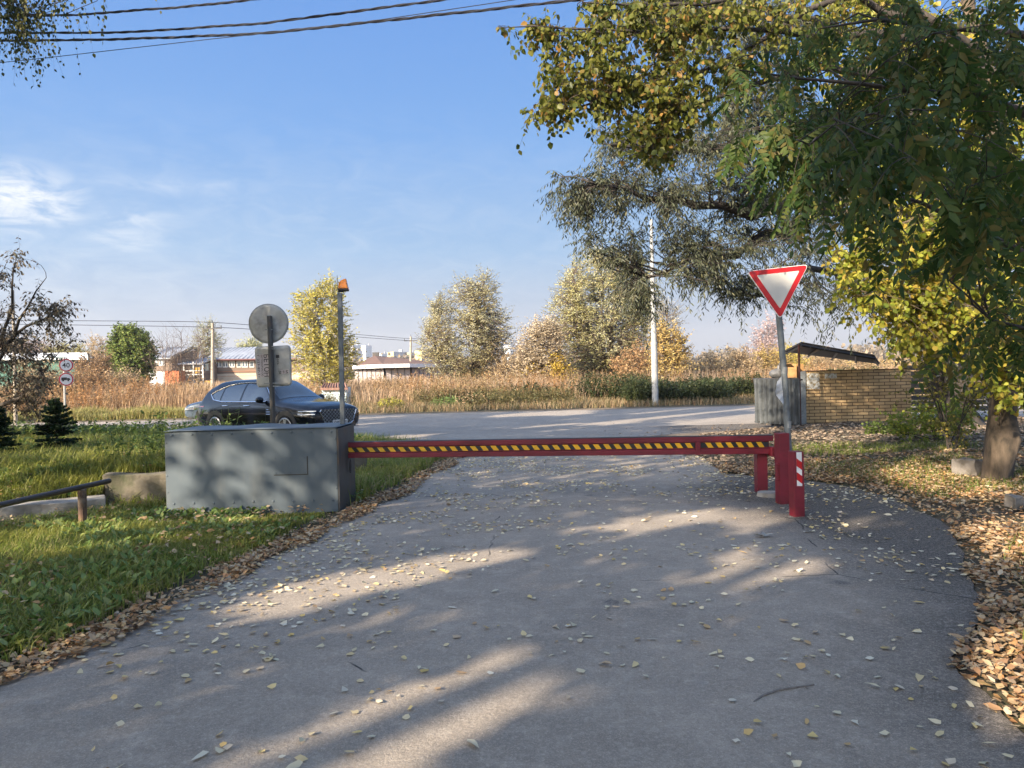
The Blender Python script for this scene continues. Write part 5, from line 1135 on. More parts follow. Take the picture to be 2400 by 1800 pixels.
wp = [(1225, 300), (1290, 265), (1420, 300), (1560, 230), (1700, 300), (1760, 420), (1780, 520), (1720, 570), (1640, 610), (1560, 630), (1490, 590), (1450, 550), (1400, 540), (1350, 590), (1300, 545), (1225, 510), (1225, 440), (1190, 430), (1210, 350)]
tips = np.concatenate([pick(wp, 320, 13.6, 16.8, thr=.47, seed=3, fr=1.1), pick([(1190, 430), (1260, 420), (1260, 450)], 10, 14, 14.6), pick([(1300, -30), (1700, -60), (1760, 240), (1520, 250), (1420, 120)], 150, 14.6, 16.6, thr=.4, seed=2),
                       pick([(1300, 600), (1370, 585), (1420, 640), (1370, 700), (1320, 660)], 14, 13.8, 14.6), pick([(1490, 540), (1600, 540), (1610, 640), (1560, 630), (1510, 610)], 18, 14.4, 15.4), pick([(1720, 600), (1860, 640), (1840, 700), (1760, 720), (1740, 680)], 16, 14.5, 17), pick([(1850, 640), (2060, 600), (2060, 800), (1900, 760)], 26, 16, 19), pick([(1740, 400), (1920, 400), (1920, 640), (1760, 620)], 46, 16, 18)])
grow(willow, ml, tips, M_barkd, M_lC, twigs=9, nleaf=11, tlen=.50, L=.105, W=.025, tpl=LA, droop=.32, hang=.8, r_sec=.016, r_tw=.0025, out_bias=.6)
birch = thing('birch_tree', (7.6, 8.4, 0), 'rounded yellow green leaves on branches hanging in from the top right against the sky', 'tree')
mb_ = [([(7.6, 8.4, -.1), (7.5, 8.5, 3), (7.2, 8.6, 6), (6.8, 8.8, 9)], [.24, .18, .13, .05])]
mb_ += [(np.array([(7.4, 8.5, 3.8)]+[tuple(q) for q in T(L)]), r) for L, r in (
    ([(1850, -20, 9.0), (1720, 30, 8.8), (1600, 120, 8.6), (1480, 170, 8.4), (1330, 210, 8.2), (1200, 240, 8.1), (1160, 262, 8.0)], [.05, .04, .032, .024, .02, .014, .009, .004]),
    ([(1900, 60, 8.8), (1750, 90, 8.6), (1600, 50, 8.4), (1400, 75, 8.2), (1250, 60, 8.1), (1120, 50, 8.0), (1082, 60, 8.0)], [.05, .04, .030, .022, .018, .012, .007, .003]),
    ([(1800, 130, 8.7), (1640, 180, 8.5), (1520, 220, 8.3), (1420, 250, 8.2), (1400, 330, 8.1)], [.07, .045, .03, .022, .014, .005]),
    ([(1850, -60, 8.9), (1650, -20, 8.7), (1480, 10, 8.5), (1350, 20, 8.3), (1262, 5, 8.2)], [.045, .035, .026, .02, .012, .005]))]
bp_ = [(1190, 120), (1250, 70), (1320, 40), (1300, 0), (1640, -10), (1660, 120), (1600, 210), (1530, 260), (1440, 330), (1400, 330), (1350, 270), (1270, 220), (1200, 250), (1175, 230), (1210, 190)]
tips = np.concatenate([pick(bp_, 240, 7.6, 9.2, thr=.36, seed=5, fr=1.1), pick([(1082, 55), (1200, 45), (1220, 70), (1090, 75)], 9, 8, 8.3), pick([(1135, 232), (1230, 190), (1240, 240), (1160, 262)], 10, 7.9, 8.3), pick([(1145, 135), (1230, 90), (1240, 150), (1160, 160)], 10, 7.9, 8.3), pick([(1262, 0), (1330, 0), (1320, 40)], 6, 8, 8.5), pick([(1640, -30), (1830, -30), (1830, 130), (1700, 180)], 44, 8.2, 9.4)])
grow(birch, mb_, tips, M_barkd, M_lB, twigs=5, nleaf=6, tlen=.26, L=.074, W=.056, droop=.35, hang=.85, r_sec=.009, r_tw=.0022, leaf_jit=.4)
lind = thing('linden_tree', (7.6, 11.4, 0), 'bright yellow sunlit tree rising from the gnarled trunk at the right edge', 'tree')
tb = G(2368, 1130, .1); M_gnarl = mat('gnarled_bark', (.15, .11, .075), (.035, .028, .02), 7, .9, bump=1.3, bscale=9, stretch=(1, 1, .4))
lind.location = (tb[0], tb[1]+.2, 0); ORG[lind] = np.array([tb[0], tb[1]+.2, 0])
mlD = [([(tb[0], tb[1]+.2, -.1), (tb[0]+.02, tb[1]+.2, .35), (tb[0]-.04, tb[1]+.25, .8), (tb[0]+.1, tb[1]+.3, 1.5), (tb[0]+.2, tb[1]+.4, 3), (tb[0]+.1, tb[1]+.4, 5), (tb[0]-.3, tb[1]+.5, 8)], [.27, .17, .15, .12, .11, .09, .04]),
       (T([(2200, 860, 10.9), (2120, 760, 10.6), (2020, 680, 10.2), (1930, 640, 9.8), (1850, 640, 9.6)]), [.07, .05, .035, .02, .008]),
       (T([(2230, 760, 10.9), (2130, 640, 10.4), (2010, 560, 10), (1900, 520, 9.8), (1800, 560, 9.6)]), [.07, .05, .035, .02, .008]),
       (T([(2230, 620, 10.9), (2160, 480, 10.6), (2040, 360, 10.4), (1900, 260, 10.2)]), [.07, .05, .035, .01]),
       (T([(2240, 500, 11), (2180, 300, 10.8), (2050, 120, 10.8), (1900, 0, 10.8)]), [.07, .05, .035, .01])]
tips = np.concatenate([pick([(1800, 560), (1860, 480), (2000, 440), (2230, 420), (2230, 880), (2140, 860), (2080, 760), (1980, 770), (1900, 720), (1840, 680)], 330, 8.8, 11.4, thr=.36, seed=8, fr=1.7), pick([(1960, 700), (2060, 720), (2040, 770), (1960, 770)], 26, 9, 10),
                       pick([(1750, -20), (2230, -20), (2230, 430), (1900, 470), (1800, 300)], 300, 9.8, 12, thr=.43, seed=9, fr=1.2), pick([(1740, 330), (1900, 280), (2230, 250), (2230, 520), (1880, 560)], 90, 9.6, 11.6)])
grow(lind, mlD, tips, M_gnarl, M_lD, twigs=5, nleaf=7, tlen=.3, L=.078, W=.066, droop=.3, hang=.6, r_sec=.010, r_tw=.0022)
loc_ = thing('locust_tree', (5.6, 4.4, 0), 'dark green feathered locust leaves hanging close to the camera at upper right', 'tree')
mr = [([(5.6, 4.4, -.1), (5.5, 4.5, 2), (5.2, 4.6, 4), (4.8, 4.8, 6)], [.2, .16, .12, .05])]
mr += [(np.array([(5.4, 4.5, 2.6)]+[tuple(q) for q in T(L)]), r) for L, r in (
    ([(2330, 300, 4.3), (2200, 230, 4.2), (2060, 190, 4.1), (1950, 180, 4.0), (1830, 200, 3.9), (1700, 160, 3.8), (1590, 150, 3.7)], [.05, .03, .022, .017, .012, .009, .006, .003]),
    ([(2330, 120, 4.8), (2180, 60, 4.6), (2050, 60, 4.4), (1900, 30, 4.2), (1780, 60, 4.1)], [.05, .03, .022, .014, .009, .004]),
    ([(2330, 480, 4.4), (2200, 400, 4.2), (2080, 350, 4.0), (1950, 300, 3.9), (1800, 280, 3.8), (1650, 300, 3.7)], [.05, .03, .022, .017, .012, .008, .003]),
    ([(2330, 600, 4.0), (2230, 560, 3.9), (2100, 470, 3.7), (1980, 430, 3.6), (1860, 400, 3.5)], [.04, .025, .018, .013, .009, .004]),
    ([(2330, 760, 3.7), (2240, 740, 3.6), (2140, 690, 3.5)], [.03, .02, .012, .004]))]
rp = [(1600, 150), (1680, 90), (1800, 20), (2212, -30), (2230, 540), (2120, 520), (2010, 480), (1950, 420), (1880, 400), (1800, 350), (1720, 330), (1660, 320), (1620, 300), (1600, 240)]
tips = np.concatenate([pick(rp, 36, 3.0, 5.2, thr=.50, seed=21, fr=1.8), pick([(1840, 120), (1900, 60), (2230, 0), (2230, 420), (1950, 340), (1850, 300)], 14, 2.2, 3.0, thr=.5, seed=4, fr=2.2), pick([(1640, 240), (1800, 240), (1800, 330), (1700, 330), (1640, 320)], 14, 3.4, 4.8), pick([(2100, 640), (2230, 640), (2230, 740), (2150, 740)], 4, 3.2, 4.0), pick([(2000, 300), (2230, 300), (2230, 520), (2060, 500)], 9, 3.2, 4.6), pick([(1900, -40), (2230, -40), (2230, 160), (1950, 140)], 10, 3.6, 5)])
grow(loc_, mr, tips, M_barkd, M_lR, twigs=3, nleaf=3, tlen=.22, L=.050, W=.020, droop=.4, hang=.6, r_sec=.006, r_tw=.0022, compound=8, leaf_jit=.5)
wb = thing('weeping_birch', (-9.5, 9.4, 0), 'weeping birch twigs with small leaves hanging in at the top left corner', 'tree')
mw = [([(-9.5, 9.4, 0), (-9.3, 9.5, 3), (-9.0, 9.6, 6.5), (-8.6, 9.8, 9)], [.2, .16, .12, .05]), ([(-9.0, 9.6, 6.4), (-8.2, 9.7, 7.6), (-7.0, 9.8, 7.9), (-5.8, 9.9, 7.6)], [.08, .06, .035, .01]), ([(-9.0, 9.6, 6.0), (-8.0, 9.7, 6.9), (-7.0, 9.9, 6.9), (-6.2, 9.9, 6.4)], [.07, .05, .03, .01])]
tips = np.concatenate([pick([(-5, -90), (75, -90), (70, 40), (50, 60), (20, 20)], 26, 9.4, 10.4), pick([(60, -110), (150, -110), (140, -50), (100, -30)], 8, 9.4, 10.3), pick([(180, -110), (215, -110), (215, -60), (200, -60)], 2, 9.4, 10), pick([(270, -110), (290, -110), (288, -60), (280, -60)], 2, 9.5, 10), pick([(-60, -100), (5, -100), (5, 20), (-60, 40)], 8, 9.6, 10.6)])
grow(wb, mw, tips, M_barkd, M_lE, twigs=4, nleaf=9, tlen=.36, L=.052, W=.038, droop=1.2, hang=1.2, out_bias=.1, r_sec=.005, r_tw=.0018, wind=(0, 0, -.8))
mp = thing('ash_leaved_maple', (-12.6, 15.6, .2), 'bushy shrub with withered brown hanging leaves at the left edge', 'tree')
mm = [(T([(-60, 900, 15.5), (0, 760, 15.4), (60, 660, 15.2), (100, 600, 15)]), [.05, .04, .02, .006]), (T([(-60, 880, 15.5), (20, 700, 15.4), (20, 600, 15.3), (35, 555, 15.2)]), [.05, .03, .015, .004]),
      (T([(-60, 820, 15.4), (30, 720, 15), (110, 680, 14.8), (150, 655, 14.7)]), [.05, .03, .015, .004]), (T([(-60, 900, 15.6), (50, 860, 15), (90, 820, 14.8), (110, 780, 14.7)]), [.05, .03, .018, .006]),
      (T([(-60, 980, 15.6), (-40, 900, 15.6), (-60, 780, 15.5), (-100, 600, 15.5), (-150, 400, 15.5)]), [.12, .1, .08, .06, .03])]
tips = np.concatenate([pick([(-20, 560), (40, 545), (90, 575), (80, 640), (145, 650), (135, 700), (175, 735), (100, 750), (-20, 740)], 60, 14.4, 16, thr=.35, fr=1.5), pick([(-30, 720), (100, 730), (122, 770), (105, 835), (100, 900), (60, 900), (-30, 920)], 100, 14.2, 16.4, thr=.42, fr=1.6)])
grow(mp, mm, tips, M_barkd, M_lF, twigs=5, nleaf=6, tlen=.36, L=.085, W=.035, droop=.1, hang=.8, r_sec=.008, r_tw=.003)
# small spruces
def spruce(px, py, z0, h, label, n=13):
    r = thing('spruce_sapling', (px, py, z0), label, 'spruce', 'spruce saplings on the bank'); b = MB(); b.tube([(px, py, z0-.05), (px+.01, py, z0+h*.6), (px, py, z0+h)], [.022, .014, .004], 7); b.out('trunk', M_barkd, r)
    S = []; A_ = []; Br = MB()
    for k in range(n):
        f = k/(n-1); z = z0+.08+f*(h-.14); L_ = (1-f)**.8*h*.36+.05; nb_ = 7 if f < .85 else 4
        for j in range(nb_):
            a = 2*math.pi*(j+rng.random()*.5)/nb_+k; l = L_*(.75+.45*rng.random()); d_ = np.array([math.cos(a), math.sin(a), .12-.25*(1-f)+.3*f]); p0 = np.array([px, py, z+rng.normal()*.025]); Br.tube([p0, p0+d_*l], [.006, .002], 4)
            m_ = int(50+l*330); s_ = rng.random(m_)**.8; q = p0+d_*(l*s_)[:, None]
            sdv = unit(np.cross(d_, [0, 0, 1.])); sg = np.where(rng.random(m_) < .5, -1, 1)[:, None]; A_.append(unit(d_*.7+sdv*sg*.8+rand_unit(m_)*.3)); S.append(q+sdv*sg*(.34*l*rng.random(m_)*(1-s_*.8))[:, None]+rng.normal(size=(m_, 3))*[0, 0, .012])
    Br.out('branches', M_barkd, r); S = np.concatenate(S); A_ = np.concatenate(A_); leaves('crown', S, A_, rand_unit(len(S)), .050, .016, M_needle, r, LA)
q = P(133, 1062, 13.1); spruce(q[0], 13.1, float(Hgt(q[0], 13.1))-.02, 1.0, 'small dark spruce sapling standing alone on the grassy bank')
q = P(-12, 1040, 12.4); spruce(q[0], 12.4, float(Hgt(q[0], 12.4)), .95, 'spruce sapling cut by the left edge of the picture')

fb = [G(1928, 1036, .1), G(1975, 1030, .1), G(2066, 1032, .1)]; b = MB(); b.tube([q+np.array([0, 0, .03+.02*(k == 1)]) for k, q in enumerate(fb)], [.035, .022, .012], 7)
tag(b.out('fallen_branch', mat('pale_dead_wood', (.36, .33, .24), (.26, .24, .17), 8, .8), org=tuple(fb[0])), 'pale dead branch lying on the leaves in front of the brick wall', 'branch')
c_ = P(1833, 905, 9.22); pf = []; 
for k in range(7):
    z_ = c_[2]+.12-k*.055; wv = .012+.05*math.sin(k/6*math.pi); pf += [(c_[0]+k*.004, 9.24, z_), (c_[0]-wv*1.5+k*.004, 9.22+.02*math.sin(k*2), z_-.01)]
m_, t_, bs_ = newmat('clear_film'); bs_.inputs['Base Color'].default_value = (.8, .82, .84, 1); bs_.inputs['Roughness'].default_value = .25; bs_.inputs['Alpha'].default_value = .55
tag(mesh('plastic_film', pf, [(2*k, 2*k+1, 2*k+3, 2*k+2) for k in range(6)], m_, org=tuple(c_)), 'torn scrap of clear plastic film stuck on the leaning grey sign pole', 'plastic film')
# trees across the road
def fartree(name, label, poly, d, base, stems, colors, n, L=.16, W=.07, twigs=4, nleaf=9, tlen=.9, thick=.8, barkm=None, r0=.12, droop=-.1, hang=.0, thr=.38, up=.5, bigcol=None, trans=.3, tpl=OV, group=None, seed=None, bare=0, cat='tree', r_tw=.008, r_sec=.028, grp=None, fr=.35):
    global rng
    pb = P(base[0], base[1], d); zb = float(Hgt(pb[0], d)); root = thing(name, (pb[0], d, zb), label, cat, group)
    tips = crown_pts(poly, n, d, thick, thr=thr, seed=int(base[0]) % 9, fr=fr); poly = np.array(poly, float); top = poly[:, 1].min(); mains = []
    hi = tips[tips[:, 2] > np.percentile(tips[:, 2], 45)]; 
    for k in range(stems):
        t_ = hi[rng.integers(len(hi))] if k else tips[tips[:, 2].argmax()]
        s0 = np.array([pb[0]+rng.normal()*.12*(stems > 2), d+rng.normal()*.12*(stems > 2), zb-.05]); md = s0*.5+t_*.5; md[:2] = s0[:2]*.62+t_[:2]*.38
        mains.append(([s0, (s0+md)/2+[0, 0, .25], md, t_], [r0*(1.2 if k == 0 else .8), r0*.75, r0*.45, .02]))
    m = leafmat(name+'_leaf', colors, trans, .6, .55, bigcol)
    grow(root, mains, tips, barkm or M_barkg, m, twigs=twigs, nleaf=nleaf, tlen=tlen, L=L, W=W, tpl=tpl, droop=droop, hang=hang, out_bias=.8, r_sec=r_sec, r_tw=r_tw, wind=(0, 0, up), step=.5, bare=bare)
    return root
M_barkg = mat('grey_brown_bark', (.16, .12, .09), (.10, .075, .06), 2, .9)
M_barkb = mat('white_birch_bark', (.5, .47, .42), (.2, .18, .16), 3, .8, stretch=(1, 1, 3))
olive = [(.26, .24, .12), (.36, .33, .20), (.44, .42, .31), (.30, .26, .13), (.50, .48, .38)]
fartree('yellow_birch', 'slender yellow leaved birch right behind the SUV and the beacon pole', [(775, 655), (800, 700), (815, 760), (830, 800), (842, 850), (826, 905), (740, 915), (675, 870), (672, 800), (685, 720), (700, 690), (722, 715), (742, 690), (760, 665)], 50, (765, 935), 2,
        [(.44, .36, .06), (.50, .42, .08), (.34, .33, .08), (.56, .46, .12), (.28, .30, .09)], 400, .14, .09, twigs=5, nleaf=10, tlen=.7, thr=.2, up=.6, barkm=M_barkb, r0=.1)
fartree('round_willow', 'broad rounded pale willow left of centre, its sparse crown forking from a low trunk', [(1140, 640), (1165, 670), (1172, 720), (1200, 765), (1210, 800), (1190, 840), (1150, 880), (1110, 905), (1040, 900), (1000, 870), (985, 830), (990, 790), (1005, 730), (1030, 690), (1060, 665), (1095, 680), (1120, 645)], 52, (1108, 934), 7,
        [(.34, .33, .16), (.44, .42, .24), (.54, .52, .36), (.38, .34, .16), (.58, .56, .42)], 640, .15, .055, twigs=5, nleaf=8, tlen=.8, thr=0, up=.5, r0=.14, tpl=LA, bigcol=(.34, .28, .12))
fartree('tall_willow', 'tallest pale willow across the road behind the white street lamp', [(1365, 610), (1400, 590), (1455, 600), (1500, 620), (1545, 690), (1548, 760), (1520, 850), (1470, 900), (1350, 905), (1290, 860), (1270, 800), (1275, 740), (1310, 680), (1340, 640)], 54, (1420, 935), 9,
        [(.34, .34, .15), (.44, .43, .22), (.54, .52, .34), (.42, .37, .14), (.58, .55, .38)], 1100, .15, .06, twigs=5, nleaf=9, tlen=.9, thr=.12, up=.5, r0=.14, tpl=LA, bigcol=(.38, .33, .10))
fartree('low_willow', 'lower pinkish pale willow joined to the left flank of the tall willow', [(1235, 780), (1270, 760), (1310, 770), (1330, 860), (1300, 910), (1220, 910), (1205, 850)], 49.5, (1270, 935), 4, [(.46, .37, .24), (.54, .45, .31), (.42, .32, .20)], 300, .16, .07, thr=.2, r0=.07, tpl=LA)
fartree('thin_willow', 'thin bluish willow top showing right of the street lamp', [(1540, 735), (1565, 715), (1585, 740), (1590, 790), (1560, 830), (1535, 800)], 48.5, (1560, 930), 3, [(.36, .34, .26), (.46, .44, .36)], 60, .13, .045, thr=0, r0=.06, tpl=LA)
gold = [(.46, .33, .10), (.54, .41, .14), (.40, .29, .11), (.52, .33, .12)]; rust = [(.44, .25, .12), (.50, .31, .16), (.38, .22, .10), (.48, .35, .17)]; tan = [(.44, .32, .18), (.52, .40, .24), (.38, .26, .14)]
fartree('golden_tree', 'rounded golden and orange tree to the right of the street lamp', [(1540, 790), (1560, 765), (1590, 770), (1608, 810), (1610, 850), (1590, 890), (1545, 895), (1530, 840)], 47, (1572, 930), 4, gold, 170, .13, .09, thr=.25, r0=.06)
fartree('orange_bush', 'orange leaved bush under the right side of the tall willow', [(1445, 850), (1500, 825), (1540, 840), (1590, 870), (1600, 915), (1430, 920)], 50, (1510, 940), 6, rust, 190, .12, .08, thr=.25, r0=.035, cat='bush')
fartree('yellow_bush', 'bright yellow bush between the two big willows', [(1225, 880), (1250, 850), (1290, 840), (1320, 860), (1320, 915), (1240, 925)], 49, (1275, 940), 6, [(.62, .45, .05), (.55, .38, .06), (.5, .34, .08)], 130, .12, .08, thr=.25, r0=.03, cat='bush')
fartree('brown_bush', 'light brown bush right of the round willow', [(1150, 870), (1190, 840), (1230, 850), (1240, 920), (1140, 925)], 51, (1190, 940), 6, tan, 140, .12, .07, thr=.25, r0=.03, cat='bush')
for k, (u, v0, w_, lab) in enumerate(((95, 868, 62, 'orange brown bush in the dry field behind the round traffic signs'), (200, 880, 55, 'low rusty bush in the dry field below the brown leaved tree'), (290, 884, 45, 'low rusty bush in front of the green maple'))): fartree('rusty_bush', lab, [(u-w_, 935), (u-w_*.8, v0+18), (u-w_*.2, v0), (u+w_*.5, v0+6), (u+w_, v0+22), (u+w_, 935)], 46+k*2, (u, 945), 6, rust if k == 1 else tan, 110, .12, .07, thr=.2, r0=.025, cat='bush', group='rusty bushes in the field')
for k, (u, v0, w_, c, lab) in enumerate(((1660, 838, 60, tan, 'tan bush at the left of the row behind the orange road edge'), (1730, 830, 46, tan, 'tan bush with a reddish tip in the middle of the right hand row'), (1800, 822, 44, gold, 'golden bush left of the give way pole'), (1850, 815, 40, [(.6, .48, .10), (.52, .42, .10)], 'yellow bush directly behind the give way pole'), (1935, 838, 70, tan, 'tan bush seen under the dark canopy'), (2030, 845, 60, tan, 'dry bush behind the right end of the canopy'))):
    fartree('autumn_bush', lab, [(u-w_, 905), (u-w_*.8, v0+35), (u-w_*.3, v0), (u+w_*.4, v0+5), (u+w_*.9, v0+30), (u+w_, 905)], 60+k*1.5, (u, 915), 6, c, 150, .14, .08, thr=.2, r0=.03, cat='bush', group='autumn bushes across the road')
fartree('green_maple', 'dense dark green round tree left of the wooden houses', [(262, 810), (275, 780), (300, 770), (330, 785), (350, 800), (362, 850), (350, 895), (270, 895), (255, 850)], 72, (308, 930), 3, [(.10, .16, .03), (.16, .21, .04), (.07, .11, .02), (.26, .27, .06)], 420, .2, .15, twigs=5, nleaf=10, thr=.1, r0=.16, trans=.2)
fartree('tan_tree', 'leafless looking tan tree at the left side of the green maple', [(200, 830), (215, 800), (240, 795), (262, 815), (262, 900), (205, 895)], 76, (232, 930), 4, tan, 150, .14, .08, thr=.2, r0=.08)
fartree('brown_maple', 'low brown leaved tree in front of the green shed', [(185, 860), (200, 845), (255, 850), (268, 900), (190, 905)], 60, (226, 935), 4, [(.30, .19, .10), (.40, .26, .14), (.16, .11, .07)], 120, .15, .11, thr=.2, r0=.06)
fartree('pale_aspen', 'thin pale green tree in front of the wooden house by the utility pole', [(455, 790), (470, 762), (490, 758), (515, 780), (532, 810), (530, 835), (505, 850), (470, 835), (450, 815)], 66, (465, 935), 2, [(.38, .38, .22), (.46, .46, .32), (.32, .33, .17)], 90, .14, .07, thr=.2, r0=.07, twigs=4, nleaf=7)
for k, (u, v0, lab) in enumerate(((421, 775, 'bare many branched sapling in front of the orange brick porch'), (462, 790, 'bare sapling in front of the white veranda'), (385, 780, 'thin bare sapling at the edge of the green maple'))):
    fartree('bare_sapling', lab, [(u-38, 900), (u-45, 850), (u-15, v0+12), (u+5, v0), (u+30, v0+25), (u+40, 860), (u+25, 905)], 50, (u, 942), 4, tan, 34, .07, .03, twigs=5, nleaf=1, thr=0, r0=.03, tlen=1.0, bare=.6, up=.9, r_tw=.007, r_sec=.02, group='bare saplings in the dry field')
for k, (u, v0, w_, c, lab) in enumerate(((20, 790, 60, tan, 'pinkish grey tree top above the left end of the white shed roof'), (75, 800, 50, [(.36, .27, .22), (.42, .33, .28)], 'brown grey tree top above the middle of the white shed roof'), (150, 800, 55, [(.36, .32, .12), (.30, .27, .10)], 'olive tree top behind the round traffic signs'), (590, 795, 40, [(.36, .36, .18), (.42, .42, .24)], 'pale olive tree top behind the long metal roof'), (1800, 750, 40, [(.5, .38, .36), (.45, .34, .32)], 'bare pinkish tree behind the give way pole'))):
    fartree('distant_tree', lab, [(u-w_, 880), (u-w_*.8, v0+30), (u, v0), (u+w_*.8, v0+25), (u+w_, 880)], 118, (u, 915), 4, c, 150, .3, .17, thr=.2, r0=.12, tlen=1.6, group='distant trees over the roofs')
# shrub and saplings at right
def shrub(name, label, c, r, h, n, cols, L=.07, W=.055, cat='bush', stems=8, twigs=5, nleaf=5):
    z0 = float(Hgt(c[0], c[1])); root = thing(name, (c[0], c[1], z0), label, cat); p = unit(rng.normal(size=(n, 3)))*rng.random((n, 1))**.4*[r, r*.8, h*.55]+[c[0], c[1], z0+h*.55]; p[:, 2] = np.maximum(p[:, 2], z0+.05)
    mains = [([(c[0]+rng.normal()*.08, c[1]+rng.normal()*.08, z0-.03), (c[0]+(q[0]-c[0])*.4, c[1]+(q[1]-c[1])*.4, z0+(q[2]-z0)*.6), q], [.012, .009, .004]) for q in p[rng.integers(n, size=stems)]]
    grow(root, mains, p, M_barkd, leafmat(name+'_leaf', cols, .4), twigs=twigs, nleaf=nleaf, tlen=.2, L=L, W=W, droop=.1, hang=.2, r_sec=.004, r_tw=.0018, step=.15, jit=.01)
q = G(2205, 1050, .1); shrub('elder_shrub', 'low sunlit yellow green shrub at the foot of the big ridged trunk', (q[0]+.3, q[1]+.8), 1.0, .72, 90, [(.16, .22, .03), (.30, .36, .05), (.10, .15, .02), (.42, .40, .06)])
q = G(2130, 1035, .1); shrub('green_shrub', 'low darker green weeds spreading left of the elder shrub', (q[0]+.2, q[1]+1.0), .6, .22, 30, [(.06, .09, .02), (.12, .16, .03)])
q = G(2300, 1090, .1); shrub('privet_shrub', 'thin shrub with small yellowing leaves around the silvery sapling', (q[0]+.45, q[1]+1.6), .95, 2.4, 120, [(.14, .15, .03), (.30, .27, .05), (.10, .10, .03), (.40, .30, .07)], .055, .045)
M_silver = mat('silvery_bark', (.55, .56, .6), (.07, .06, .06), 14, .7, lo=.45, hi=.52)
sb = thing('silver_sapling', tuple(np.r_[P(2342, 1060, 11.6)[:2], .1]), 'slim leaning stem with patchy silvery white bark beside the gnarled trunk', 'tree')
b = MB(); b.tube([P(2352, 1090, 11.6), P(2342, 1020, 11.5), P(2322, 950, 11.4), P(2308, 900, 11.3), P(2290, 820, 11.2), P(2270, 700, 11.2)], [.05, .045, .045, .04, .03, .015], 9); b.out('trunk', M_silver, sb, smooth=True)
dt = thing('leaning_trunk', tuple(np.r_[P(2225, 990, 20.5)[:2], 0]), 'dark hollow leaning trunk between the board fence and the big ridged trunk', 'tree')
b = MB(); b.tube([P(2235, 1010, 20.5), P(2225, 960, 20.4), P(2205, 900, 20.3), P(2192, 850, 20.2), P(2180, 760, 20), P(2175, 600, 20)], [.3, .27, .29, .27, .2, .1], 10)
V = np.array(b.V); V += (noise3(V, 3, 1)[:, None]-.5)*.1; mesh('trunk', V, b.F, M_barkd, dt, smooth=True)
c_ = P(2201, 853, 18.6); b = MB(); b.box((c_[0], 18.6, c_[2]), (.265, .012, .20), .05); o = b.out('red_notice', mat('faded_red_plate', (.72, .20, .15), (.6, .15, .12), 6, .6), org=(c_[0], 18.6, c_[2]), bevel=.004); tag(o, 'small faded red plate nailed to the leaning dark trunk', 'sign')
b = MB(); c0 = P(2178, 892, 19.9); c1 = P(2206, 879, 19.5); b.tube([c0, (c0+c1)/2+[0, 0, .02], c1], [.012, .022, .015], 6); tag(b.out('broken_branch', mat('pale_wood', (.45, .42, .36), (.3, .28, .24), 8, .8), org=tuple(c0)), 'pale broken stick jutting from the leaning dark trunk', 'branch')

# ------------------------------------------------------------------ ground cover
def blades(name, x, y, h, w_, m, label, cat, bend=.45, flat=False, z=None, tuft=0):
    n = len(x); z = Hgt(x, y) if z is None else z; B_ = np.stack([x, y, z-.01], 1); a = rng.random(n)*2*math.pi; dr = np.stack([np.cos(a), np.sin(a), 0*a], 1); sd = np.stack([-np.sin(a), np.cos(a), 0*a], 1)
    h = np.broadcast_to(h, (n,))*(.55+.8*rng.random(n)); w_ = np.broadcast_to(w_, (n,)); bd = bend*(.3+1.1*rng.random(n))
    M1 = B_+dr*(h*bd*.28)[:, None]+np.array([0, 0, 1])*(h*.55)[:, None]; T_ = B_+dr*(h*bd)[:, None]+np.array([0, 0, 1])*(h*(1-.35*bd))[:, None]
    V = np.stack([B_-sd*w_[:, None]*.5, B_+sd*w_[:, None]*.5, M1+sd*w_[:, None]*.42, M1-sd*w_[:, None]*.42, T_+sd*w_[:, None]*.08, T_-sd*w_[:, None]*.08], 1)
    F = (np.array([[0, 1, 2, 3], [3, 2, 4, 5]])[None]+(np.arange(n)*6)[:, None, None]).reshape(-1, 4)
    o = qmesh(name, V.reshape(-1, 3), F, m); return tag(o, label, cat, kind='stuff')
def field(n, x0, x1, y0, y1, f): 
    x = x0+(x1-x0)*rng.random(n); y = y0+(y1-y0)*rng.random(n); k = f(x, y) > rng.random(n); return x[k], y[k]
def vis(x, y, m=.5): return (np.abs(x) < .70*y+m+1.7*(x > 1.5)) & (y > 1.6)
pn_ = lambda x, y, f, s: noise3(np.stack([x, y, 0*x], -1), f, s)
notbox = lambda x, y: ~((x > xl-.03) & (x < xr+.05) & (y > y0-.02) & (y < y0+dep+.05))
def leftgrass(x, y):
    od = off_asphalt(x, y); slab = np.abs((x+6.35)*math.sin(R_(29))-(y-8.98)*math.cos(R_(29))) < .20; slab &= (x > -7.7) & (x < -5.05)
    wall = (x > -5.34) & (x < xl) & (y > 9.9) & (y < 10.14)
    post_ = np.hypot(x-hp[0], y-hp[1]+.12) < .16; sf = np.abs((x+6.35)*math.sin(R_(29))-(y-8.78)*math.cos(R_(29))) < .22
    return (x < -.8)*vis(x, y)*(1-.85*post_)*(1-.75*(sf & (x < -5.05)))*sstep(.12, .42, od+(pn_(x, y, 2, 6)-.5)*.25)*(.55+.6*(pn_(x, y, 1.3, 7) > .42))*notbox(x, y)*~slab*~wall*(y < 23)
M_gr = leafmat('grass_blade', [(.13, .18, .03), (.20, .26, .04), (.27, .33, .06), (.40, .39, .12), (.42, .34, .17)], .45, .5, .8, (.29, .29, .06))
x, y = field(150000, -7, -1, 3, 10.5, leftgrass); blades('grass', x, y, .13*(1-.62*((y > 8.6) & (x < xr+.1) & (x > xl-.2))), .009, M_gr, 'lush green grass on the verge left of the drive', 'grass', .7)
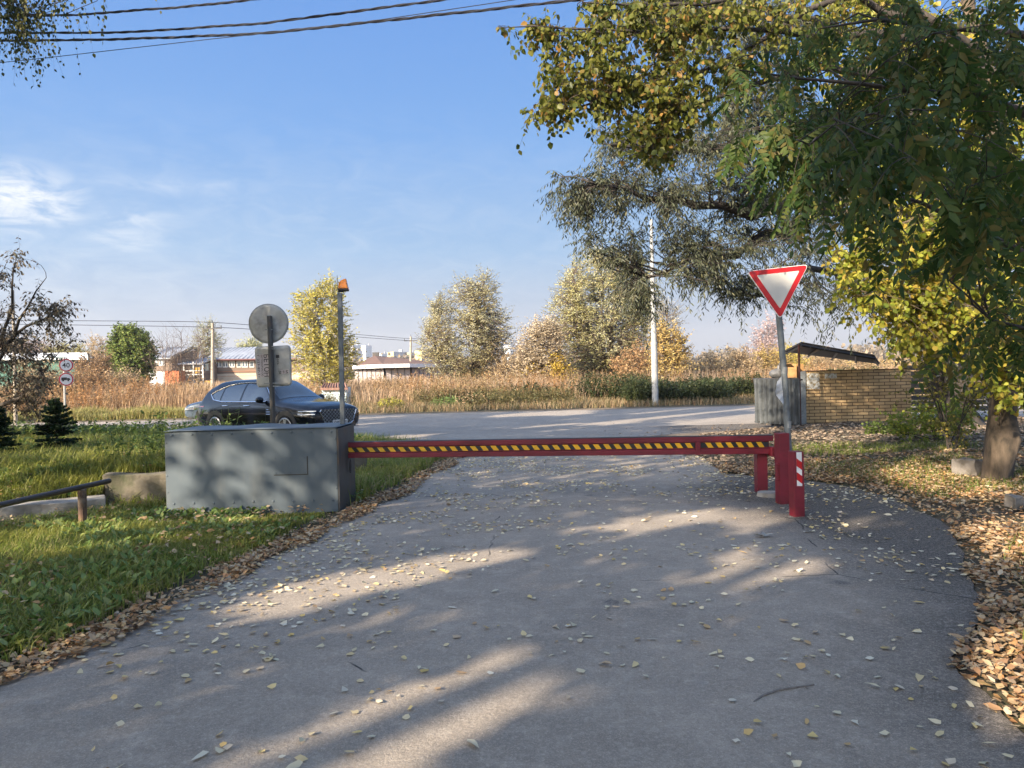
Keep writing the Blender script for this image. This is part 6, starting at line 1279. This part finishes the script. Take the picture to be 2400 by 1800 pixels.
x, y = field(190000, -16, -.8, 9.5, 23, leftgrass); blades('bank_grass', x, y, .22+.10*sstep(14, 19, y), .013, M_gr, 'long green grass on the raised bank behind the concrete wall', 'grass', .75)
M_pl = leafmat('plantain', [(.10, .17, .04), (.17, .25, .06), (.24, .32, .10), (.34, .36, .12)], .32, .45)
x, y = field(16000, -7, -1.5, 3, 10.5, lambda x, y: leftgrass(x, y)*(pn_(x, y, 1.8, 15) > .40)); n = len(x); a = rng.random(n)*6.283
o = leaves('broad_leaves', np.stack([x, y, Hgt(x, y)+.02+.06*rng.random(n)], 1), np.stack([np.cos(a), np.sin(a), .35+.6*rng.random(n)], 1), rand_unit(n)*.5+[0, 0, 1], .09, .042, M_pl); tag(o, 'broad plantain and dandelion leaves in the verge grass', 'weeds', kind='stuff')
x, y = field(11000, -16, -3.2, 10.2, 22.5, lambda x, y: leftgrass(x, y)*(pn_(x, y, .8, 16) > .40)); n = len(x); a = rng.random(n)*6.283
o = leaves('bank_weeds', np.stack([x, y, Hgt(x, y)+.05+.30*rng.random(n)*sstep(11, 17, y)], 1), np.stack([np.cos(a), np.sin(a), .3+.5*rng.random(n)], 1), rand_unit(n)*.5+[0, 0, 1], .11, .05, M_pl); tag(o, 'leafy weeds growing over the bank', 'weeds', kind='stuff')
# nettles behind the box and tall weeds along the bank
M_net = leafmat('nettle', [(.07, .12, .03), (.12, .18, .04), (.18, .22, .06)], .35)
def stalks(name, x, y, h, nl, L, W, m, label, cat='weeds', r=.004, z=None, sprd=.12, tpl=OV):
    n = len(x); z = Hgt(x, y) if z is None else z; h = h*(.6+.7*rng.random(n)); A_ = np.stack([x, y, z-.02], 1); E = A_+np.stack([rng.normal(size=n)*sprd, rng.normal(size=n)*sprd, h], 1); Q = bez(A_, A_*.5+E*.5+np.stack([0*x, 0*x, h*.15], 1), E, 4)
    V1, F1 = tubes_arr(Q, np.full((n, 4), r)*np.array([1, .9, .7, .4]), 3); k = np.repeat(np.arange(n), nl); t_ = (.2+.8*rng.random(len(k)))[:, None]; S = Q[k, 0]*(1-t_)**2+(Q[k, 1]*.5+Q[k, 2]*.5)*2*t_*(1-t_)+Q[k, 3]*t_*t_
    ax = rand_unit(len(k))*[1, 1, .5]+[0, 0, -.05]; ax = unit(ax); nr = unit(rand_unit(len(k))*.6+[0, 0, 1]); nr = unit(nr-(nr*ax).sum(1, keepdims=True)*ax); sd = np.cross(ax, nr); s = (L*(.6+.7*rng.random(len(k))))[:, None, None]
    V = S[:, None]+ax[:, None]*tpl[None, :, 0:1]*s+sd[:, None]*tpl[None, :, 1:2]*s*(W/L)+nr[:, None]*tpl[None, :, 2:3]*s*(W/L); F = (LF[None]+(np.arange(len(k))*6)[:, None, None]).reshape(-1, 4)
    o = qmesh(name, np.concatenate([V1, V.reshape(-1, 3)]), np.concatenate([F1, F+len(V1)]), m); return tag(o, label, cat, kind='stuff')
x, y = field(420, -5.9, -4.2, 10.6, 12.5, lambda x, y: (x < -2.4)+0.); stalks('nettles', x[:110], y[:110], .62, 12, .07, .03, M_net, 'young nettles poking up behind the left end of the grey box')
x, y = field(900, -15, -4, 15.5, 21.5, lambda x, y: vis(x, y)*(pn_(x, y, .5, 5) > .45)*(off_asphalt(x, y) > .4)); stalks('tall_weeds', x, y, .42, 14, .09, .04, M_net, 'taller weeds along the top of the bank in front of the road')
# dry field across the road
M_dry = leafmat('dry_grass', [(.40, .29, .19), (.50, .38, .26), (.30, .20, .13), (.56, .46, .31), (.42, .27, .18)], .3, .7, .16, (.44, .28, .15))
M_gv = leafmat('verge_grass', [(.34, .33, .09), (.28, .28, .08), (.46, .40, .16), (.24, .22, .07), (.40, .30, .15)], .3, .6)
shx = P(783, 900, 46)[0]
def dens(x, y): return (np.abs(x) < .72*y+2)*(1.-.93*((np.abs(x-shx*y/46) < 1.15) & (y < 46.5)))
x, y = field(90000, -46, 38, 39.5, 62, lambda x, y: dens(x, y)*(pn_(x, y, .35, 2) > .30)); blades('dry_grass', x, y, .18+1.05*pn_(x, y, .28, 4)+.6*pn_(x, y, 1.1, 14), .028, M_dry, 'tall reddish brown dry grass and reeds filling the field', 'dry grass', .5)
x, y = field(50000, -75, 60, 60, 95, lambda x, y: dens(x, y)); blades('far_dry_grass', x, y, 1.35, .08, M_dry, 'dry grass at the back of the field', 'dry grass', .2)
x, y = field(42000, -30, -10.5, 36.0, 41.0, lambda x, y: dens(x, y)*sstep(40.5, 37, y+4*(pn_(x, y, .5, 1)-.5))*(pn_(x, y, .9, 3) > .33)); blades('verge_grass', x, y, .18+.45*pn_(x, y, .7, 9), .02, M_gv, 'yellow green roadside grass on the far verge at left', 'grass', .6)
x, y = field(34000, -11, 30, 36.2, 40.5, lambda x, y: dens(x, y)*.9); blades('roadside_grass', x, y, .34, .02, leafmat('rg', [(.20, .17, .08), (.12, .12, .05), (.30, .23, .12), (.40, .29, .17), (.34, .2, .1)], .25), 'mixed rough grass along the far road edge', 'grass', .6)
M_dkw2 = leafmat('dark_weed', [(.045, .06, .02), (.07, .09, .03), (.03, .045, .018), (.12, .12, .05)], .25)
x, y = field(9000, -3, 19, 37.2, 41.5, lambda x, y: sstep(.35, .55, pn_(x, y, .45, 3)+.25*sstep(-1, 4, x)-.1)); stalks('dark_weeds', x, y, .35+.5*sstep(-2, 4, x)+.75*(pn_(x, y, .8, 12)-.3), 15, .13, .06, M_dkw2, 'dark green nettles and mugwort thicket along the far side of the road', r=.008, sprd=.3)
x, y = field(11000, -40, 34, 39.5, 54, lambda x, y: dens(x, y)*(pn_(x, y, .3, 21) > .47)*1.); stalks('brown_weeds', x, y, 1.0+.7*pn_(x, y, .3, 22), 16, .12, .055, leafmat('bw', [(.34, .22, .12), (.42, .26, .12), (.24, .17, .09), (.46, .33, .17), (.26, .24, .10)], .3, big=.2, bigcol=(.46, .24, .10)), 'rusty brown and olive weed clumps standing in the dry grass', r=.008, sprd=.35)
x, y = field(3200, -14, 3, 37.3, 41.5, lambda x, y: (pn_(x, y, .6, 8) > .42)*1.); stalks('mixed_weeds', x, y, .7, 12, .11, .05, leafmat('mw', [(.18, .17, .07), (.26, .20, .09), (.12, .13, .05)], .3), 'green and brown weeds at the foot of the dry grass', r=.007, sprd=.3)
q = P(590, 860, 60)
for (u, v, rr, c, lab, nm) in ((690, 958, .55, [(.45, .42, .06), (.55, .5, .08)], 'low bright yellow green tussock at the far road edge left of the round willow', 'tussock'), (1108, 950, .7, [(.5, .34, .2), (.42, .28, .16)], 'heap of dry cut stalks at the foot of the round willow', 'stalk_heap'), (1045, 935, .6, [(.12, .2, .05), (.2, .26, .08)], 'fresh green bushy weed left of the round willow trunk', 'green_weed')):
    if nm == 'tussock': u = 915; v = 958
    d_ = 38.2; q = P(u, v, d_); n = 700; p = unit(rng.normal(size=(n, 3)))*rng.random((n, 1))**.4*[rr*1.3, rr*.8, rr*.7]+[q[0], d_, .35]; p[:, 2] = np.maximum(p[:, 2], .2)
    o = leaves(nm, p, rand_unit(n), rand_unit(n), .13, .035, leafmat(nm, c, .3), org=(q[0], d_, .2)); tag(o, lab, 'bush')
# distant wood line
p = []; 
for k in range(340):
    x = -520+1040*rng.random(); yy = 430+70*rng.random(); hh = 9+8*rng.random(); n = 240; p.append(unit(rng.normal(size=(n, 3)))*rng.random((n, 1))**.4*[11, 7, hh*.55]+[x, yy, hh*.5])
p = np.concatenate(p); tag(leaves('distant_woodland', p, rand_unit(len(p)), rand_unit(len(p)), 2.4, 1.8, leafmat('dw', [(.22, .17, .12), (.28, .21, .13), (.16, .14, .10), (.32, .22, .12)], .2)), 'hazy line of distant autumn trees on the horizon', 'woodland', kind='stuff')
p = []
for k in range(150):
    x = -100+220*rng.random(); yy = 100+45*rng.random(); hh = 2.0+2.2*rng.random()
    if -62 < x < -20: continue
    n = 420; p.append(unit(rng.normal(size=(n, 3)))*rng.random((n, 1))**.4*[3.6, 2.5, hh*.55]+[x, yy, hh*.5])
p = np.concatenate(p); tag(leaves('scrub', p, rand_unit(len(p)), rand_unit(len(p)), .36, .22, leafmat('scrub', [(.42, .30, .15), (.5, .36, .17), (.34, .24, .12), (.52, .32, .12)], .3, bigcol=(.52, .38, .12), big=.12)), 'mass of orange brown scrub at the back of the field', 'scrub', kind='stuff')

# fallen leaves
M_fall = leafmat('fallen_leaf', [(.30, .17, .09), (.50, .34, .18), (.42, .22, .09), (.22, .12, .07), (.56, .40, .20), (.34, .20, .11), (.58, .47, .32), (.13, .08, .05), (.52, .28, .11), (.46, .33, .20), (.60, .46, .26), (.38, .27, .17)], .12, .7)
M_fallp = leafmat('pale_fallen_leaf', [(.60, .52, .34), (.70, .64, .46), (.62, .48, .24), (.72, .68, .55), (.46, .30, .16), (.66, .50, .18), (.64, .58, .42)], .1, .7)
def litter(name, x, y, L, m, label, lift=.004, tilt=.35, z=None, pile=0):
    n = len(x); z = (Hgt(x, y)+.012 if z is None else z)+lift+pile*rng.random(n); a = rng.random(n)*6.283; pos = np.stack([x, y, z], 1); ax = np.stack([np.cos(a), np.sin(a), tilt*.3*rng.normal(size=n)], 1); nr = rand_unit(n)*tilt+[0, 0, 1]; s_ = L*(.45+.55*rng.random(n)+.9*rng.random(n)**5); w_ = L*(.35+.5*rng.random(n))
    tp = np.stack([OV, BI, RG])[rng.integers(3, size=n)]; tp = tp+rng.normal(size=tp.shape)*[.05, .06, .08]; ax = unit(ax); nr = unit(nr-(nr*ax).sum(1, keepdims=True)*ax); sd = np.cross(ax, nr)
    Vv = pos[:, None]+ax[:, None]*tp[..., 0:1]*s_[:, None, None]+sd[:, None]*tp[..., 1:2]*w_[:, None, None]+nr[:, None]*np.abs(tp[..., 2:3])*w_[:, None, None]
    o = qmesh(name, Vv.reshape(-1, 3), (LF[None]+(np.arange(n)*6)[:, None, None]).reshape(-1, 4), m)
    return tag(o, label, 'fallen leaves', kind='stuff')
ond = lambda x, y: (off_asphalt(x, y) <= 0)*vis(x, y)
def dd(x, y): 
    xl_ = np.interp(y, LL[:, 1], LL[:, 0]); xr_ = np.interp(y, RR[:, 1], RR[:, 0])
    return ond(x, y)*np.clip(.05+.22*sstep(4.5, 8.5, y)+.75*np.exp(-(x-xl_)/.75)*sstep(3, 7, y)+.10*np.exp(-(x-xl_)/2.5)+.16*np.exp(-(xr_-x)/1.1)+.20*sstep(8, 14, y)*(.3+1.2*pn_(x, y, .8, 31)), 0, 1)*(.25+1.35*(pn_(x, y, 1.6, 33) > .5))
x, y = field(23000, -4, 5, 2.9, 17, dd); litter('leaves_on_drive', x, y, .054, M_fallp, 'pale yellow fallen leaves scattered over the asphalt drive', z=np.full(len(x), .008), tilt=.30)
def border(x, y): od = off_asphalt(x, y); xl_ = np.interp(y, LL[:, 1], LL[:, 0]); dl = xl_-x+(pn_(x, y, 1.4, 41)-.5)*.3; return (y > 2.5)*vis(x, y)*((dl > -.14) & (dl < .30))*np.exp(-np.maximum(dl-.08, 0)/.10)*(.35+.9*sstep(.35, .6, pn_(x, y, 1.1, 43)))
x, y = field(130000, -4, 0, 2.9, 17, border); litter('leaf_border', x, y, .052, M_fall, 'ridge of brown and orange fallen leaves along the left edge of the drive', z=np.maximum(Hgt(x, y), 0)+.012, pile=.03, tilt=.6)
def rightl(x, y): od = off_asphalt(x, y); return (x > 1.5)*vis(x, y)*(od > .0)*np.maximum(.35+.65*(pn_(x, y, .9, 44) > .42), 1.*(y < 5.2))*(1-.35*sstep(.8, 2.5, od))*(1-.55*sstep(11, 14, y))
x, y = field(125000, 1.8, 9.5, 1.8, 13, rightl); litter('leaf_litter', x, y, .053, M_fall, 'thick carpet of golden brown fallen leaves on the right verge', pile=.045, tilt=.6)
M_fdull = leafmat('dull_fallen_leaf', [(.24, .18, .12), (.34, .26, .18), (.16, .11, .08), (.42, .33, .23), (.10, .075, .055)], .1, .8)
x, y = field(34000, 2, 16, 11, 23, lambda x, y: (x > 2.5)*vis(x, y)*((off_asphalt(x, y) > 0)+.06*(x > 2.6))*(.5+.5*(pn_(x, y, 1.2, 46) > .4))); litter('dull_leaf_litter', x, y, .085, M_fdull, 'dull trodden leaves on the bare ground behind the red posts', pile=.02, tilt=.5)
x, y = field(9000, -9, -1.5, 3.3, 15, lambda x, y: leftgrass(x, y)*(pn_(x, y, 1.1, 47) > .42)); litter('leaves_in_grass', x, y, .06, M_fall, 'fallen leaves lying in the verge grass', lift=.05, tilt=.7, pile=.05)
M_gr2 = leafmat('right_grass', [(.10, .15, .03), (.16, .20, .04), (.24, .24, .06)], .35)
x, y = field(60000, 2.4, 11, 3.4, 15, lambda x, y: (x > 2)*vis(x, y)*sstep(.25, .7, off_asphalt(x, y))*sstep(.5, .62, pn_(x, y, .75, 48)+.10*np.exp(-((y-10.6)/1.5)**2)+.06)); blades('verge_tufts', x, y, .12, .009, M_gr2, 'thin green grass tufts between the leaves on the right verge', 'grass', .7)
x, y = field(5000, 2.4, 6, 3.4, 9, lambda x, y: (x > 2)*vis(x, y)*sstep(.5, .9, off_asphalt(x, y))*(pn_(x, y, 1.1, 49) > .62)); n = len(x); a = rng.random(n)*6.283
# ------------------------------------------------------------------ haze
HZ = 0.00032
m = bpy.data.materials.new('haze_air'); m.use_nodes = True; t = m.node_tree; t.nodes.clear(); ou = N(t, 'ShaderNodeOutputMaterial'); pv = N(t, 'ShaderNodeVolumePrincipled')
pv.inputs['Color'].default_value = (.93, .92, .92, 1); pv.inputs['Density'].default_value = HZ; pv.inputs['Anisotropy'].default_value = .2; t.links.new(pv.outputs[0], ou.inputs['Volume'])
b = MB(); b.box((0, 0, 49), (3500, 3500, 100)); hz = b.out('haze', m); tag(hz, kind='stuff')
if 'cycles_vis' == '': pass
